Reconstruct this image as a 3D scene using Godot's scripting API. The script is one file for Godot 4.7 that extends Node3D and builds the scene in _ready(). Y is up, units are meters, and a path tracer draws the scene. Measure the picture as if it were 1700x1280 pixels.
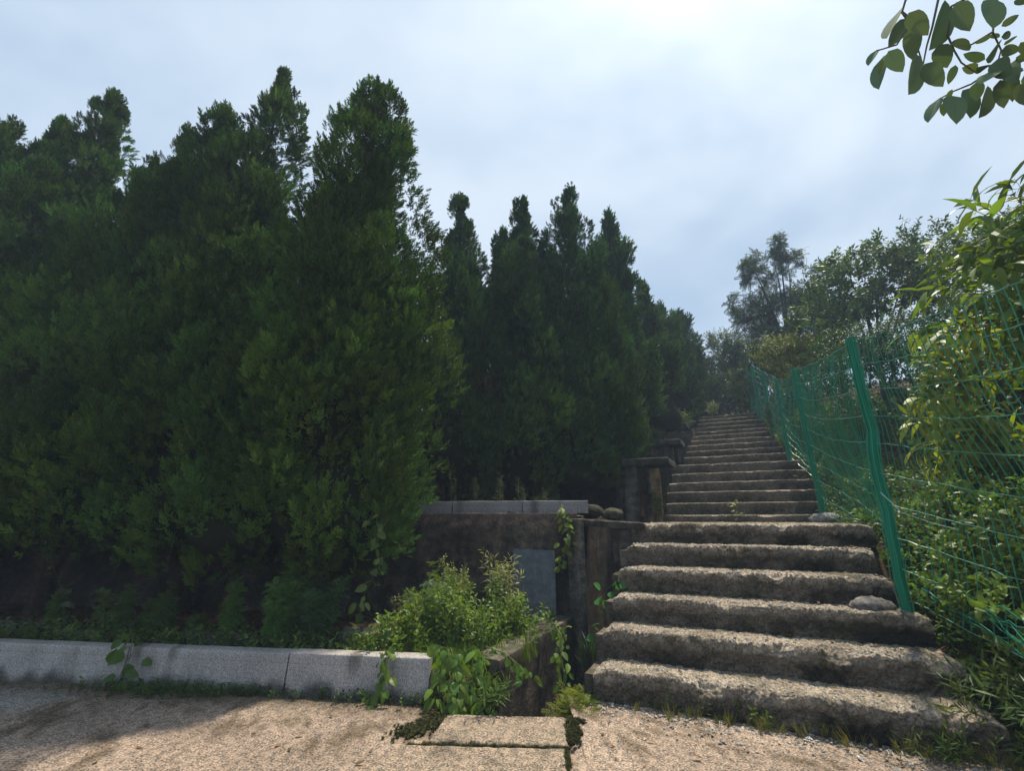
extends Node3D
# A stairway of worn concrete steps climbing between cypress terraces and a green mesh fence, seen against the sun.

const AL := 0.43284      # heading of the stairway, right of -z
const ORG := Vector2(0.59, -3.87)
var US := Vector2(sin(AL), -cos(AL))     # up the stairs
var VS := Vector2(cos(AL), sin(AL))      # across the stairs, to the right
var rng := RandomNumberGenerator.new()
var n1 := FastNoiseLite.new()
var n2 := FastNoiseLite.new()
var names := {}
var M := {}

# ---------------------------------------------------------------- mesh buffer
class Buf:
	var v := PackedVector3Array()
	var c := PackedColorArray()
	func tri(a: Vector3, b: Vector3, d: Vector3, col := Color.WHITE) -> void:
		v.append(a); v.append(b); v.append(d)
		c.append(col); c.append(col); c.append(col)
	func quad(a: Vector3, b: Vector3, d: Vector3, e: Vector3, col := Color.WHITE) -> void:
		tri(a, b, d, col); tri(a, d, e, col)
	# a quad whose front looks along «out»
	func face(a: Vector3, b: Vector3, d: Vector3, e: Vector3, out: Vector3, col := Color.WHITE) -> void:
		if (a - d).cross(a - b).dot(out) >= 0.0:
			quad(a, b, d, e, col)
		else:
			quad(a, e, d, b, col)
	func leaf(p: Vector3, along: Vector3, nrm: Vector3, length: float, width: float, droop := 0.25, fold := 0.25, col := Color.WHITE, segs := 3) -> void:
		var side := along.cross(nrm).normalized()
		var up := side.cross(along).normalized()
		var pm := p
		var pl := p
		var pr := p
		for i in range(1, segs + 1):
			var t := float(i) / segs
			var wd := width * 0.5 * (pow(t, 0.55) * pow(1.0 - t, 0.8) / 0.40) if i < segs else 0.0
			var m := p + along * (length * t) - up * (droop * length * t * t)
			var l := m - side * wd + up * (fold * wd)
			var r := m + side * wd + up * (fold * wd)
			if i == 1:
				tri(pm, l, m, col); tri(pm, m, r, col)
			elif i == segs:
				tri(pl, m, pm, col); tri(pm, m, pr, col)
			else:
				quad(pl, l, m, pm, col); quad(pm, m, r, pr, col)
			pm = m; pl = l; pr = r
	func tube(path: Array, r0: float, r1: float, sides := 5, col := Color.WHITE) -> void:
		var rings := []
		for i in path.size():
			var d: Vector3 = (path[mini(i + 1, path.size() - 1)] - path[maxi(i - 1, 0)])
			d = d.normalized() if d.length() > 1e-6 else Vector3.UP
			var x := d.cross(Vector3(0.31, 0.17, 0.93)).normalized()
			var y := d.cross(x)
			var r := lerpf(r0, r1, float(i) / maxf(1, path.size() - 1))
			var ring := []
			for k in sides:
				var a := TAU * k / sides
				ring.append(path[i] + (x * cos(a) + y * sin(a)) * r)
			rings.append(ring)
		for i in rings.size() - 1:
			for k in sides:
				var k2 := (k + 1) % sides
				face(rings[i][k], rings[i][k2], rings[i + 1][k2], rings[i + 1][k], rings[i][k] + rings[i][k2] - path[i] * 2.0, col)
		for e in [0, path.size() - 1]:
			var mid: Vector3 = path[e]
			var dir: Vector3 = (path[1] - path[0]) * -1.0 if e == 0 else path[e] - path[e - 1]
			for k in sides:
				face(mid, rings[e][k], rings[e][(k + 1) % sides], mid, dir, col)
	func mesh(m: Material) -> ArrayMesh:
		var out := ArrayMesh.new()
		var arr := []
		arr.resize(Mesh.ARRAY_MAX)
		arr[Mesh.ARRAY_VERTEX] = v
		arr[Mesh.ARRAY_COLOR] = c
		out.add_surface_from_arrays(Mesh.PRIMITIVE_TRIANGLES, arr)
		out.surface_set_material(0, m)
		return out

# grid of points [row][col] -> smooth mesh; «out» tells the front side at the first cells
func grid_mesh(P: Array, C: Array, m: Material, out: Vector3, smooth := true, caps := false) -> ArrayMesh:
	var st := SurfaceTool.new()
	st.begin(Mesh.PRIMITIVE_TRIANGLES)
	st.set_smooth_group(0 if smooth else -1)
	var nr := P.size()
	var nc: int = P[0].size()
	for i in nr:
		for j in nc:
			if caps: st.set_smooth_group(1 if j < 2 else (2 if j > nc - 3 else 0))
			st.set_color(C[i][j])
			st.add_vertex(P[i][j])
	var sum := Vector3.ZERO
	for i in range(0, nr - 1):
		for j in range(0, nc - 1):
			var e: Vector3 = (P[i][j] - P[i + 1][j + 1]).cross(P[i][j] - P[i][j + 1])
			sum += e
	var flip := sum.dot(out) < 0.0
	if out == Vector3.ZERO:
		var vol := 0.0
		for i in range(0, nr - 1):
			for j in range(0, nc - 1):
				vol += (P[i][j] as Vector3).dot((P[i][j] - P[i + 1][j + 1]).cross(P[i][j] - P[i][j + 1]))
		flip = vol < 0.0
	for i in nr - 1:
		for j in nc - 1:
			var a := i * nc + j
			var b := a + 1
			var d := a + nc + 1
			var e := a + nc
			if flip:
				for k in [a, e, d, a, d, b]: st.add_index(k)
			else:
				for k in [a, b, d, a, d, e]: st.add_index(k)
	st.generate_normals()
	var am := st.commit()
	am.surface_set_material(0, m)
	return am

# ---------------------------------------------------------------- nodes and metas
func numbered(called: String) -> String:
	if not names.has(called):
		names[called] = 0
		return called
	names[called] += 1
	return "%s_%03d" % [called, names[called]]

func tag(o: Node3D, label: String, category := "", group := "", kind := "") -> Node3D:
	if label: o.set_meta("label", label)
	if category: o.set_meta("category", category)
	if group: o.set_meta("group", group)
	if kind: o.set_meta("kind", kind)
	return o

func thing(called: String, label: String, category: String, at := Vector3.ZERO, group := "") -> Node3D:
	var o := Node3D.new()
	o.name = numbered(called)
	add_child(o)
	o.position = at
	return tag(o, label, category, group)

func put(called: String, mesh: Mesh, parent: Node3D, at := Vector3.ZERO) -> MeshInstance3D:
	var o := MeshInstance3D.new()
	o.name = numbered(called) if parent == self else called
	o.mesh = mesh
	o.position = at
	parent.add_child(o, true)
	return o

func single(called: String, mesh: Mesh, label: String, category: String, at := Vector3.ZERO, group := "") -> MeshInstance3D:
	var o := put(called, mesh, self, at)
	tag(o, label, category, group)
	return o

# many copies of one small mesh: xf = transforms, cs = linear tints
func scatter(called: String, mesh: Mesh, xf: Array, cs: Array, parent: Node3D) -> MultiMeshInstance3D:
	var mm := MultiMesh.new()
	mm.transform_format = MultiMesh.TRANSFORM_3D
	mm.use_colors = true
	mm.mesh = mesh
	mm.instance_count = xf.size()
	var b := PackedFloat32Array()
	b.resize(xf.size() * 16)
	var k := 0
	for i in xf.size():
		var t: Transform3D = xf[i]
		var c: Color = cs[i]
		b[k] = t.basis.x.x; b[k + 1] = t.basis.y.x; b[k + 2] = t.basis.z.x; b[k + 3] = t.origin.x
		b[k + 4] = t.basis.x.y; b[k + 5] = t.basis.y.y; b[k + 6] = t.basis.z.y; b[k + 7] = t.origin.y
		b[k + 8] = t.basis.x.z; b[k + 9] = t.basis.y.z; b[k + 10] = t.basis.z.z; b[k + 11] = t.origin.z
		b[k + 12] = c.r; b[k + 13] = c.g; b[k + 14] = c.b; b[k + 15] = 1.0
		k += 16
	mm.buffer = b
	var o := MultiMeshInstance3D.new()
	o.name = numbered(called) if parent == self else called
	o.multimesh = mm
	parent.add_child(o, true)
	o.set_meta("kind", "stuff")
	return o

func rd(a: float, b: float) -> float:
	return rng.randf_range(a, b)

func rdir() -> Vector3:
	while true:
		var p := Vector3(rd(-1, 1), rd(-1, 1), rd(-1, 1))
		var l := p.length()
		if l > 0.05 and l < 1.0:
			return p / l
	return Vector3.UP

func aim(up: Vector3, spin: float, s: float) -> Basis:
	var y := up.normalized()
	var x := y.cross(Vector3(0.13, 0.21, 0.97)).normalized()
	var z := x.cross(y)
	return (Basis(x, y, z) * Basis(Vector3.UP, spin)).scaled(Vector3.ONE * s)

func vary(c: Color, spread: float, hue := 0.0) -> Color:
	var k := exp(rd(-spread, spread))
	var h := rd(-hue, hue)
	return Color(c.r * k * (1.0 + h), c.g * k, c.b * k * (1.0 - h))

func at_sw(s: float, w: float, y: float) -> Vector3:
	var p := ORG + US * s + VS * w
	return Vector3(p.x, y, p.y)

func sw_of(x: float, z: float) -> Vector2:
	var r := Vector2(x, z) - ORG
	return Vector2(r.dot(US), r.dot(VS))

# ---------------------------------------------------------------- textures and materials
func layers(size: int, specs: Array) -> Array:
	var out := []
	for sp in specs:
		var n := FastNoiseLite.new()
		n.seed = sp[0]
		n.noise_type = sp[3] if sp.size() > 3 else FastNoiseLite.TYPE_SIMPLEX_SMOOTH
		n.frequency = sp[1]
		n.fractal_octaves = sp[2]
		if n.noise_type == FastNoiseLite.TYPE_CELLULAR:
			n.cellular_return_type = sp[4]
			n.fractal_type = FastNoiseLite.FRACTAL_NONE
		out.append(n.get_seamless_image(size, size, false, false, 0.12, true).get_data())
	return out

func gray_tex(size: int, fn: Callable, specs: Array) -> ImageTexture:
	var L := layers(size, specs)
	var by := PackedByteArray()
	by.resize(size * size)
	for i in size * size:
		var a: float = L[0][i] / 255.0
		var b: float = L[1][i] / 255.0
		var c: float = L[2][i] / 255.0
		by[i] = clampi(int(fn.call(a, b, c) * 255.0), 0, 255)
	return ImageTexture.create_from_image(Image.create_from_data(size, size, false, Image.FORMAT_L8, by))

func color_tex(size: int, fn: Callable, specs: Array) -> ImageTexture:
	var L := layers(size, specs)
	var by := PackedByteArray()
	by.resize(size * size * 3)
	for i in size * size:
		var col: Color = fn.call(L[0][i] / 255.0, L[1][i] / 255.0, L[2][i] / 255.0)
		by[i * 3] = clampi(int(col.r * 255.0), 0, 255)
		by[i * 3 + 1] = clampi(int(col.g * 255.0), 0, 255)
		by[i * 3 + 2] = clampi(int(col.b * 255.0), 0, 255)
	return ImageTexture.create_from_image(Image.create_from_data(size, size, false, Image.FORMAT_RGB8, by))

func mat(called: String, lin: Color, rough := 0.9, tex: Texture2D = null, height: Texture2D = null, hscale := 1.0, tile := 1.0) -> StandardMaterial3D:
	var m := StandardMaterial3D.new()
	m.resource_name = called
	m.albedo_color = lin.linear_to_srgb()
	m.roughness = rough
	m.metallic_specular = 0.3
	m.vertex_color_use_as_albedo = true
	if tex or height:
		m.uv1_triplanar = true
		m.uv1_world_triplanar = true
		m.uv1_scale = Vector3.ONE * (1.0 / tile)
	if tex:
		m.albedo_texture = tex
	if height:
		m.heightmap_enabled = true
		m.heightmap_texture = height
		m.heightmap_scale = hscale
	M[called] = m
	return m

func leafmat(called: String, through: float, rough := 0.5) -> StandardMaterial3D:
	var m := mat(called, Color.WHITE, rough)
	m.backlight_enabled = true
	m.backlight = Color(through, through, through * 0.55)
	return m

func materials() -> void:
	var grit := color_tex(512, func(a, b, c):
		var t: float = 0.66 + 0.36 * (b - 0.5) + 0.22 * (c - 0.5) + 0.26 * (a - 0.5)
		if a > 0.60: t += (a - 0.60) * 0.9
		if a < 0.34: t -= (0.34 - a) * 1.1
		t *= 1.18
		return Color(t, t * (0.985 - 0.05 * (b - 0.5)), t * (0.96 - 0.10 * (b - 0.5))),
		[[11, 0.075, 2], [12, 0.02, 4], [13, 0.22, 1]])
	var pebbly := gray_tex(512, func(a, b, c): return clampf(0.15 + 0.75 * (1.0 - a) + 0.25 * (b - 0.5) + 0.15 * (c - 0.5), 0.0, 1.0),
		[[21, 0.07, 1, FastNoiseLite.TYPE_CELLULAR, FastNoiseLite.RETURN_DISTANCE], [22, 0.03, 4], [23, 0.25, 1]])
	var mottled := color_tex(512, func(a, b, c):
		var t: float = 0.78 + 0.55 * (a - 0.5) + 0.40 * (b - 0.5) + 0.22 * (c - 0.5)
		return Color(t, t, t * (1.0 - 0.08 * (a - 0.5))),
		[[31, 0.012, 5], [32, 0.045, 3], [33, 0.15, 2]])
	var grain := gray_tex(512, func(a, b, c): return clampf(0.5 + 0.7 * (a - 0.5) + 0.5 * (b - 0.5) + 0.3 * (c - 0.5), 0.0, 1.0),
		[[41, 0.05, 4], [42, 0.2, 2], [43, 0.015, 3]])
	var granite := color_tex(512, func(a, b, c):
		var t: float = 0.84 + 0.6 * (a - 0.5) + 0.3 * (b - 0.5)
		if c > 0.60: t -= 0.30
		return Color(t, t, t * 1.01),
		[[51, 0.12, 2], [52, 0.03, 3], [53, 0.09, 2]])
	mat("path_concrete", Color(0.86, 0.86, 0.86), 0.95, grit, pebbly, 0.7, 0.62)
	mat("step_concrete", Color(0.86, 0.86, 0.86), 0.95, grit, pebbly, 1.5, 0.72)
	mat("old_concrete", Color(0.9, 0.9, 0.9), 0.92, mottled, grain, 0.6, 0.9)
	mat("granite", Color(0.9, 0.9, 0.92), 0.8, granite, grain, 0.22, 0.4)
	mat("soil", Color(0.9, 0.9, 0.9), 1.0, mottled, grain, 2.0, 0.6)
	mat("bark", Color(0.9, 0.9, 0.9), 0.95, mottled, grain, 1.0, 0.4)
	mat("stem", Color.WHITE, 0.8)
	mat("stone", Color(0.9, 0.9, 0.9), 0.9, mottled, grain, 0.8, 0.35)
	var g := mat("panel_sheet", Color(0.9, 0.9, 0.9), 0.42, mottled, null, 1.0, 0.7)
	g.metallic_specular = 0.5
	var w := mat("green_wire", Color.WHITE, 0.38)
	w.metallic_specular = 0.5
	var p := mat("green_post", Color.WHITE, 0.45)
	p.backlight_enabled = true
	p.backlight = Color(0.35, 0.35, 0.35)
	leafmat("needles", 0.75, 0.65)
	leafmat("leaf", 0.95, 0.42)
	leafmat("far_leaf", 0.8, 0.5)
	leafmat("thick_leaf", 0.6, 0.85).metallic_specular = 0.12
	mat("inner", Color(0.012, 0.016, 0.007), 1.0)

# ---------------------------------------------------------------- the lie of the land
const RISE := [[0.0, 0.2], [0.34, 0.4], [0.70, 0.6], [1.02, 0.8], [1.42, 1.0], [1.80, 1.2], [4.35, 1.31], [4.76, 1.51], [5.15, 1.71], [5.72, 1.91], [6.10, 2.11], [6.42, 2.31], [6.85, 2.51], [7.45, 2.71], [7.95, 2.91], [8.55, 3.11], [9.1, 3.31], [9.7, 3.51], [10.2, 3.71], [10.65, 3.91], [11.15, 4.11], [11.7, 4.31]]

func stair_y(s: float) -> float:
	if s < 0.0: return 0.0
	var y := 0.0
	for r in RISE:
		if s >= r[0]: y = r[1]
	return y + (maxf(0.0, s - 11.9) * 0.22)

func bank_y(s: float) -> float:
	if s < 0.0: return 0.0
	if s < 2.0: return s * 0.6
	if s < 4.2: return 1.2
	if s < 11.9: return 1.2 + (s - 4.2) * 0.413
	return 4.38 + (s - 11.9) * 0.22

func behind_kerb(x: float, z: float) -> float:
	return (x + 0.59) * 0.137 - (z + 3.8) * 0.9906

func height(x: float, z: float) -> float:
	var q := sw_of(x, z)
	var s := q.x
	var w := q.y
	var bump := n1.get_noise_2d(x * 1.1, z * 1.1) * 0.06 + n2.get_noise_2d(x * 4.0, z * 4.0) * 0.03
	if w > 2.2:
		var b := bank_y(s) + bump * 1.5 - 0.05
		b += smoothstep(2.3, 3.4, w) * 0.22 * smoothstep(-3.0, 0.5, s) + maxf(0.0, w - 3.0) * 0.07
		return lerpf(stair_y(s) - 0.25, b, smoothstep(2.2, 2.5, w))
	if w > 0.14:
		return stair_y(s) - 0.25 if s > -0.1 else -0.05
	if s > 1.7 and w > -0.70:
		return -0.42 if s < 4.25 else stair_y(s) - 0.6
	var k := behind_kerb(x, z)
	if w > -0.70 and s > -0.42:
		return -0.42
	if k < 0.1:
		return -0.05
	if k < 2.05: return 0.19 + bump
	if k < 5.8: return 1.30 + bump
	if k < 7.6: return 2.2 + bump
	if k < 9.1: return 2.85 + bump
	if k < 11.2: return 3.6 + bump
	return minf(3.9 + 0.22 * (k - 11.2), 6.5) + bump

func terrain_sheet(x0: float, x1: float, z0: float, z1: float, cell: float, hole: Array, sink := 0.0) -> ArrayMesh:
	var nx := int((x1 - x0) / cell) + 1
	var nz := int((z1 - z0) / cell) + 1
	var st := SurfaceTool.new()
	st.begin(Mesh.PRIMITIVE_TRIANGLES)
	st.set_smooth_group(0)
	for j in nz:
		for i in nx:
			var x := x0 + i * cell
			var z := z0 + j * cell
			var t := n1.get_noise_2d(x * 2.3 + 40.0, z * 2.3)
			var u := n2.get_noise_2d(x * 6.0, z * 6.0 + 9.0)
			var qq := sw_of(x, z)
			var damp := 0.3 if height(x, z) < -0.1 or (qq.y < 0.3 and qq.y > -0.75 and qq.x > 1.0) else 1.0   # wet silt on the drain floor
			st.set_color(Color(0.22 * damp, 0.12 * damp, 0.075 * damp).lerp(Color(0.075, 0.06, 0.03), clampf(0.5 + t * 1.3 + u * 0.7, 0, 1)))
			st.add_vertex(Vector3(x, height(x, z) - sink, z))
	for j in nz - 1:
		for i in nx - 1:
			var cx := x0 + (i + 0.5) * cell
			var cz := z0 + (j + 0.5) * cell
			if hole and cx > hole[0] and cx < hole[1] and cz > hole[2] and cz < hole[3]:
				continue
			var a := j * nx + i
			for k in [a, a + 1, a + nx + 1, a, a + nx + 1, a + nx]: st.add_index(k)
	st.generate_normals()
	var am := st.commit()
	am.surface_set_material(0, M.soil)
	return am

# ---------------------------------------------------------------- sky
const SUN := Vector3(0.260, 0.906, -0.333)

func sky_panorama() -> ImageTexture:
	var W := 1024
	var H := 512
	var im := Image.create(W, H, false, Image.FORMAT_RGBF)
	var cl := FastNoiseLite.new()
	cl.seed = 77; cl.frequency = 1.1; cl.fractal_octaves = 5
	var cw := FastNoiseLite.new()
	cw.seed = 78; cw.frequency = 0.55; cw.fractal_octaves = 3
	var sun := SUN.normalized()
	for j in H:
		var el := PI * (0.5 - (j + 0.5) / H)
		for i in W:
			var az := TAU * (i + 0.5) / W
			var d := Vector3(sin(az) * cos(el), sin(el), -cos(az) * cos(el))
			if d.y < -0.02:
				im.set_pixel(i, j, Color(0.16, 0.17, 0.16))
				continue
			var p := Vector3(d.x, 0.0, d.z) / (maxf(d.y, 0.0) + 0.28)
			p.y = d.y * 0.6
			var warp := cw.get_noise_3dv(p * 0.9) * 0.5
			var c := cl.get_noise_3d(p.x * 0.75 + warp, p.y, p.z * 1.05 + warp) * 0.8 + cw.get_noise_3dv(p * 1.3 + Vector3(7, 0, 3)) * 0.5
			c += 0.25 * cl.get_noise_3d(p.x * 2.6 + warp, 3.0, p.z * 3.4)
			c += 0.12 * cl.get_noise_3d(p.x * 6.0, 8.0, p.z * 8.0)
			c = smoothstep(-0.55, 0.60, c)
			var blue := Color(0.35, 0.475, 0.64)
			var white := Color(0.58, 0.675, 0.79)
			var col := blue.lerp(white, 0.08 + 0.92 * c)
			var ang := acos(clampf(d.dot(sun), -1, 1))
			var glow := 0.10 * exp(-pow(ang / 0.6, 2.0)) + 0.55 * exp(-pow(ang / 0.29, 2.0)) + 1.2 * exp(-pow(ang / 0.13, 2.0)) + 5.0 * exp(-pow(ang / 0.045, 2.0))
			glow *= 0.8 + 0.4 * c
			col = Color(col.r + glow * 1.0, col.g + glow * 0.97, col.b + glow * 0.86)
			im.set_pixel(i, j, col)
	return ImageTexture.create_from_image(im)

func setup() -> void:
	var cam := Camera3D.new()
	cam.name = "camera"
	cam.position = Vector3(0, 1.25, 0)
	cam.rotation_degrees = Vector3(15.887, 0, 0)
	cam.fov = 78.74
	cam.near = 0.05
	cam.far = 400.0
	add_child(cam)
	cam.current = true
	var env := Environment.new()
	env.background_mode = Environment.BG_SKY
	var sky := Sky.new()
	var sm := PanoramaSkyMaterial.new()
	sm.panorama = sky_panorama()
	sky.sky_material = sm
	env.sky = sky
	env.background_energy_multiplier = 0.83
	env.tonemap_mode = Environment.TONE_MAPPER_LINEAR
	env.tonemap_exposure = 1.5
	env.sdfgi_enabled = true
	env.ssao_enabled = true
	env.ssil_enabled = true
	env.fog_enabled = true
	env.fog_density = FOG
	env.fog_light_color = Color(0.75, 0.84, 0.95)
	var we := WorldEnvironment.new()
	we.name = "world_environment"
	we.environment = env
	add_child(we)
	var sun := DirectionalLight3D.new()
	sun.name = "sun"
	sun.light_energy = 1.6
	sun.light_color = Color(1.0, 0.95, 0.86)
	sun.light_angular_distance = 2.5
	sun.shadow_enabled = true
	add_child(sun)
	sun.look_at_from_position(Vector3.ZERO, -SUN, Vector3.UP)
const FOG := 0.004

# ---------------------------------------------------------------- hard landscape
func path_color(x: float, z: float) -> Color:
	var t := n1.get_noise_2d(x * 1.4, z * 1.4)
	var u := n2.get_noise_2d(x * 3.1, z * 3.1)
	var f := n2.get_noise_2d(x * 13.0 + 50.0, z * 13.0)
	var c := Color(0.50, 0.40, 0.33).lerp(Color(0.37, 0.295, 0.245), clampf(0.5 + t * 1.4, 0, 1))
	# washed pale patch of bare cement and dark lichen specks
	var pale := smoothstep(0.9, 0.2, Vector2((x + 3.75) / 0.9, (z + 3.85) / 0.35).length() + u * 0.5)
	c = c.lerp(Color(0.46, 0.46, 0.45), pale * 0.85)
	var dirt := smoothstep(0.10, 0.34, u * 0.7 + f * 0.5)
	c = c.lerp(Color(0.115, 0.085, 0.05), dirt * 0.75)
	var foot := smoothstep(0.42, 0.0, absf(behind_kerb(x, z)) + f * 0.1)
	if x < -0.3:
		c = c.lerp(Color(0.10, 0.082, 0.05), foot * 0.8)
	return c

func path_back(x: float) -> float:
	if x < -0.57: return -3.84 + (x + 0.59) * 0.139
	if x < 0.40: return -3.57 + (x + 0.46) * 0.06
	return -3.95 + (x - 0.4) * 0.45

func build_path() -> void:
	var P := []
	var C := []
	var xs := []
	var x := -12.0
	while x < 9.0:
		xs.append(x)
		x += 0.05 if x > -4.6 and x < 3.2 else 0.4
	for k in [-0.5701, -0.5699, 0.3999, 0.4001]: xs.append(k)
	xs.sort()
	var ts := []
	for j in 44: ts.append(pow(j / 43.0, 2.3))
	for t in ts:
		var row := []
		var rowc := []
		for xx in xs:
			var zb := path_back(xx)
			var z: float = zb + (7.0 - zb) * t
			var y: float = 0.006 * n2.get_noise_2d(xx * 9.0, z * 9.0) + 0.012 * n1.get_noise_2d(xx * 2.0, z * 2.0)
			if absf(xx + 0.06) < 0.44 and z < -3.02: y = -0.03
			row.append(Vector3(xx, y, z))
			rowc.append(path_color(xx, z))
		P.append(row)
		C.append(rowc)
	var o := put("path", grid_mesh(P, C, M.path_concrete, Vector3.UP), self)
	tag(o, "", "", "", "structure")
	# the cast cover slabs over the drain
	var slabs := [
		[Vector2(-0.43, -3.555), Vector2(0.345, -3.51), Vector2(0.318, -3.105), Vector2(-0.49, -3.165)],
		[Vector2(-0.62, -3.13), Vector2(0.30, -3.075), Vector2(0.26, -2.2), Vector2(-1.0, -2.3)]]
	for sl in slabs:
		put("cover_slab", slab_mesh(sl, 0.022, 0.09, M.path_concrete, Color(0.42, 0.345, 0.275)), o)
	# moss in the gaps beside the slabs
	var xf := []
	var cs := []
	var tuft := moss_tuft()
	for i in 2600:
		var a := Vector2(-0.66, -3.28).lerp(Vector2(-0.44, -3.55), rng.randf()) if i % 2 == 0 else Vector2(0.33, -3.16).lerp(Vector2(0.40, -3.5), rng.randf())
		var r := 0.085 if i % 2 == 0 else 0.045
		if i % 5 == 4: a = Vector2(-0.6, -3.14).lerp(Vector2(0.31, -3.09), rng.randf()); r = 0.012
		if i % 7 == 6: a = Vector2(0.30, -3.1).lerp(Vector2(0.25, -2.6), rng.randf()); r = 0.02
		a += Vector2(rng.randfn(0, 0.5), rng.randfn(0, 0.6)) * r
		if n2.get_noise_2d(a.x * 40.0, a.y * 40.0) < -0.12 and r > 0.03: continue
		xf.append(Transform3D(aim(Vector3(rd(-.4, .4), 1, rd(-.4, .4)), rd(0, TAU), rd(0.5, 1.2)), Vector3(a.x, 0.0, a.y)))
		cs.append(vary(Color(0.06, 0.062, 0.018), 0.4, 0.15))
	tag(scatter("moss", tuft, xf, cs, self), "dark moss filling the gaps beside the drain cover slab", "moss")

func moss_tuft() -> ArrayMesh:
	var b := Buf.new()
	for i in 9:
		var a := TAU * i / 9.0
		var d := Vector3(cos(a) * 0.7, 1.0, sin(a) * 0.7).normalized()
		var q := Vector3(-sin(a), 0, cos(a)) * 0.006
		b.tri(q, -q, d * 0.026)
	return b.mesh(M.stem)

# a rough slab on a four-cornered plan, edges knocked about
func slab_mesh(corners: Array, top: float, thick: float, m: Material, col: Color, rough := 0.006, tilt := Vector3.ZERO) -> ArrayMesh:
	var n := 34
	var k := 26
	var P := []
	var C := []
	var seed_off := rd(0, 50)
	for j in k + 1:
		var row := []
		var rc := []
		for i in n + 1:
			# outermost two rings go down the sides
			var u := clampf(float(i - 2) / (n - 4), 0, 1)
			var v := clampf(float(j - 2) / (k - 4), 0, 1)
			var p: Vector2 = (corners[0] as Vector2).lerp(corners[1], u).lerp((corners[3] as Vector2).lerp(corners[2], u), v)
			var ring := mini(mini(i, n - i), mini(j, k - j))
			var y := top
			var cen: Vector2 = (corners[0] + corners[2]) * 0.5
			var inward := (cen - p).normalized()
			var e := n2.get_noise_2d(p.x * 14.0 + seed_off, p.y * 14.0)
			if ring == 0: y = top - thick
			elif ring == 1: y = top - 0.014 + e * 0.008
			elif ring == 2: p += inward * (0.012 + 0.03 * absf(e))
			else: y += e * rough
			if ring < 2: p += inward * e * 0.028
			row.append(Vector3(p.x, y + tilt.x * p.x + tilt.z * p.y + tilt.y, p.y))
			var t := n1.get_noise_2d(p.x * 5.0 + seed_off, p.y * 5.0)
			var c := col.lerp(col * 0.55, clampf(t * 1.4, 0, 1))
			if ring < 2: c = c * 0.6
			c.a = 1.0
			rc.append(c)
		P.append(row)
		C.append(rc)
	return grid_mesh(P, C, m, Vector3.UP)

# a straight block between two plan points: rough faces, slightly rounded arrises
func block_mesh(a: Vector2, b: Vector2, thick: float, y0: float, y1: float, m: Material, tone: Callable, rough := 0.004, cell := 0.05, lean := 0.0, y1b := -99.0) -> ArrayMesh:
	if y1b < -50.0: y1b = y1
	var dir := (b - a).normalized()
	var back := Vector2(dir.y, -dir.x)
	var ln := (b - a).length()
	var nu := clampi(int(ln / cell), 4, 160)
	var hh := y1 - y0
	var nv := clampi(int(hh / cell), 3, 60)
	var r := 0.008
	# profile: up the front, over the top, down the back
	var prof := []
	for i in nv + 1: prof.append([0.0, lerpf(0.0, hh - r, float(i) / nv), 0])
	prof.append([r * 0.35, hh - r * 0.3, 0])
	var nt := clampi(int(thick / cell), 2, 20)
	for i in nt + 1: prof.append([lerpf(r, thick - r, float(i) / nt), hh, 1])
	for i in nv + 1: prof.append([thick, lerpf(hh - r, 0.0, float(i) / nv), 2])
	var P := []
	var C := []
	for q in prof:
		var row := []
		var rc := []
		for i in range(-2, nu + 3):
			var u := clampf(float(i) / nu, 0, 1)
			var d: float = q[0]
			var hgt: float = q[1] * lerpf(1.0, (y1b - y0) / hh, u)
			if i < -1 or i > nu + 1:
				d = thick * 0.5
				hgt = hh * 0.5
			var p2 := a + dir * (u * ln) + back * (d + lean * hgt)
			var p := Vector3(p2.x, y0 + hgt, p2.y)
			var e := n2.get_noise_3dv(p * 9.0) * 0.7 + n2.get_noise_3dv(p * 31.0) * 0.4
			if q[2] == 0: p += Vector3(-back.x, 0, -back.y) * e * rough
			elif q[2] == 1: p.y += e * rough
			if i <= 0: p -= Vector3(dir.x, 0, dir.y) * (e * rough + 0.0)
			row.append(p)
			rc.append(tone.call(p, q[2]))
		P.append(row)
		C.append(rc)
	var front := Vector3(-back.x, 0.6, -back.y)
	return grid_mesh(P, C, m, front, true, true)

func mixc(a: Color, b: Color, t: float) -> Color:
	return a.lerp(b, clampf(t, 0, 1))

func old_tone(p: Vector3, side: int) -> Color:
	var t := n1.get_noise_3dv(p * 2.2)
	var u := n2.get_noise_3d(p.x * 9.0, p.y * 2.0, p.z * 9.0)   # streaks that run down
	var c := mixc(Color(0.15, 0.115, 0.09), Color(0.05, 0.042, 0.036), 0.5 + t * 1.2 + u * 0.8)
	if side == 1: c = mixc(Color(0.22, 0.19, 0.15), Color(0.07, 0.065, 0.04), 0.4 + t * 1.5)
	return mixc(c, Color(0.05, 0.07, 0.03), smoothstep(0.25, 0.6, n2.get_noise_3dv(p * 3.3)) * 0.7)

func wall_tone(p: Vector3, side: int) -> Color:
	var c := old_tone(p, side)
	# the paler render band that has come away in ragged scallops below the coping
	var edge := 1.20 + 0.06 * n2.get_noise_2d(p.x * 8.0, 0.0) + 0.03 * n2.get_noise_2d(p.x * 22.0, 5.0) - 0.02
	if side == 0 and p.y > edge:
		c = mixc(Color(0.24, 0.165, 0.14), c, 0.3 + n2.get_noise_3dv(p * 12.0))
	if side == 0:
		var patch := smoothstep(0.35, 0.0, absf(p.x - 0.17)) * smoothstep(0.75, 1.1, p.y)
		c = mixc(c, Color(0.26, 0.225, 0.16), patch * (0.6 + n2.get_noise_3dv(p * 6.0)))
	return c

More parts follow.
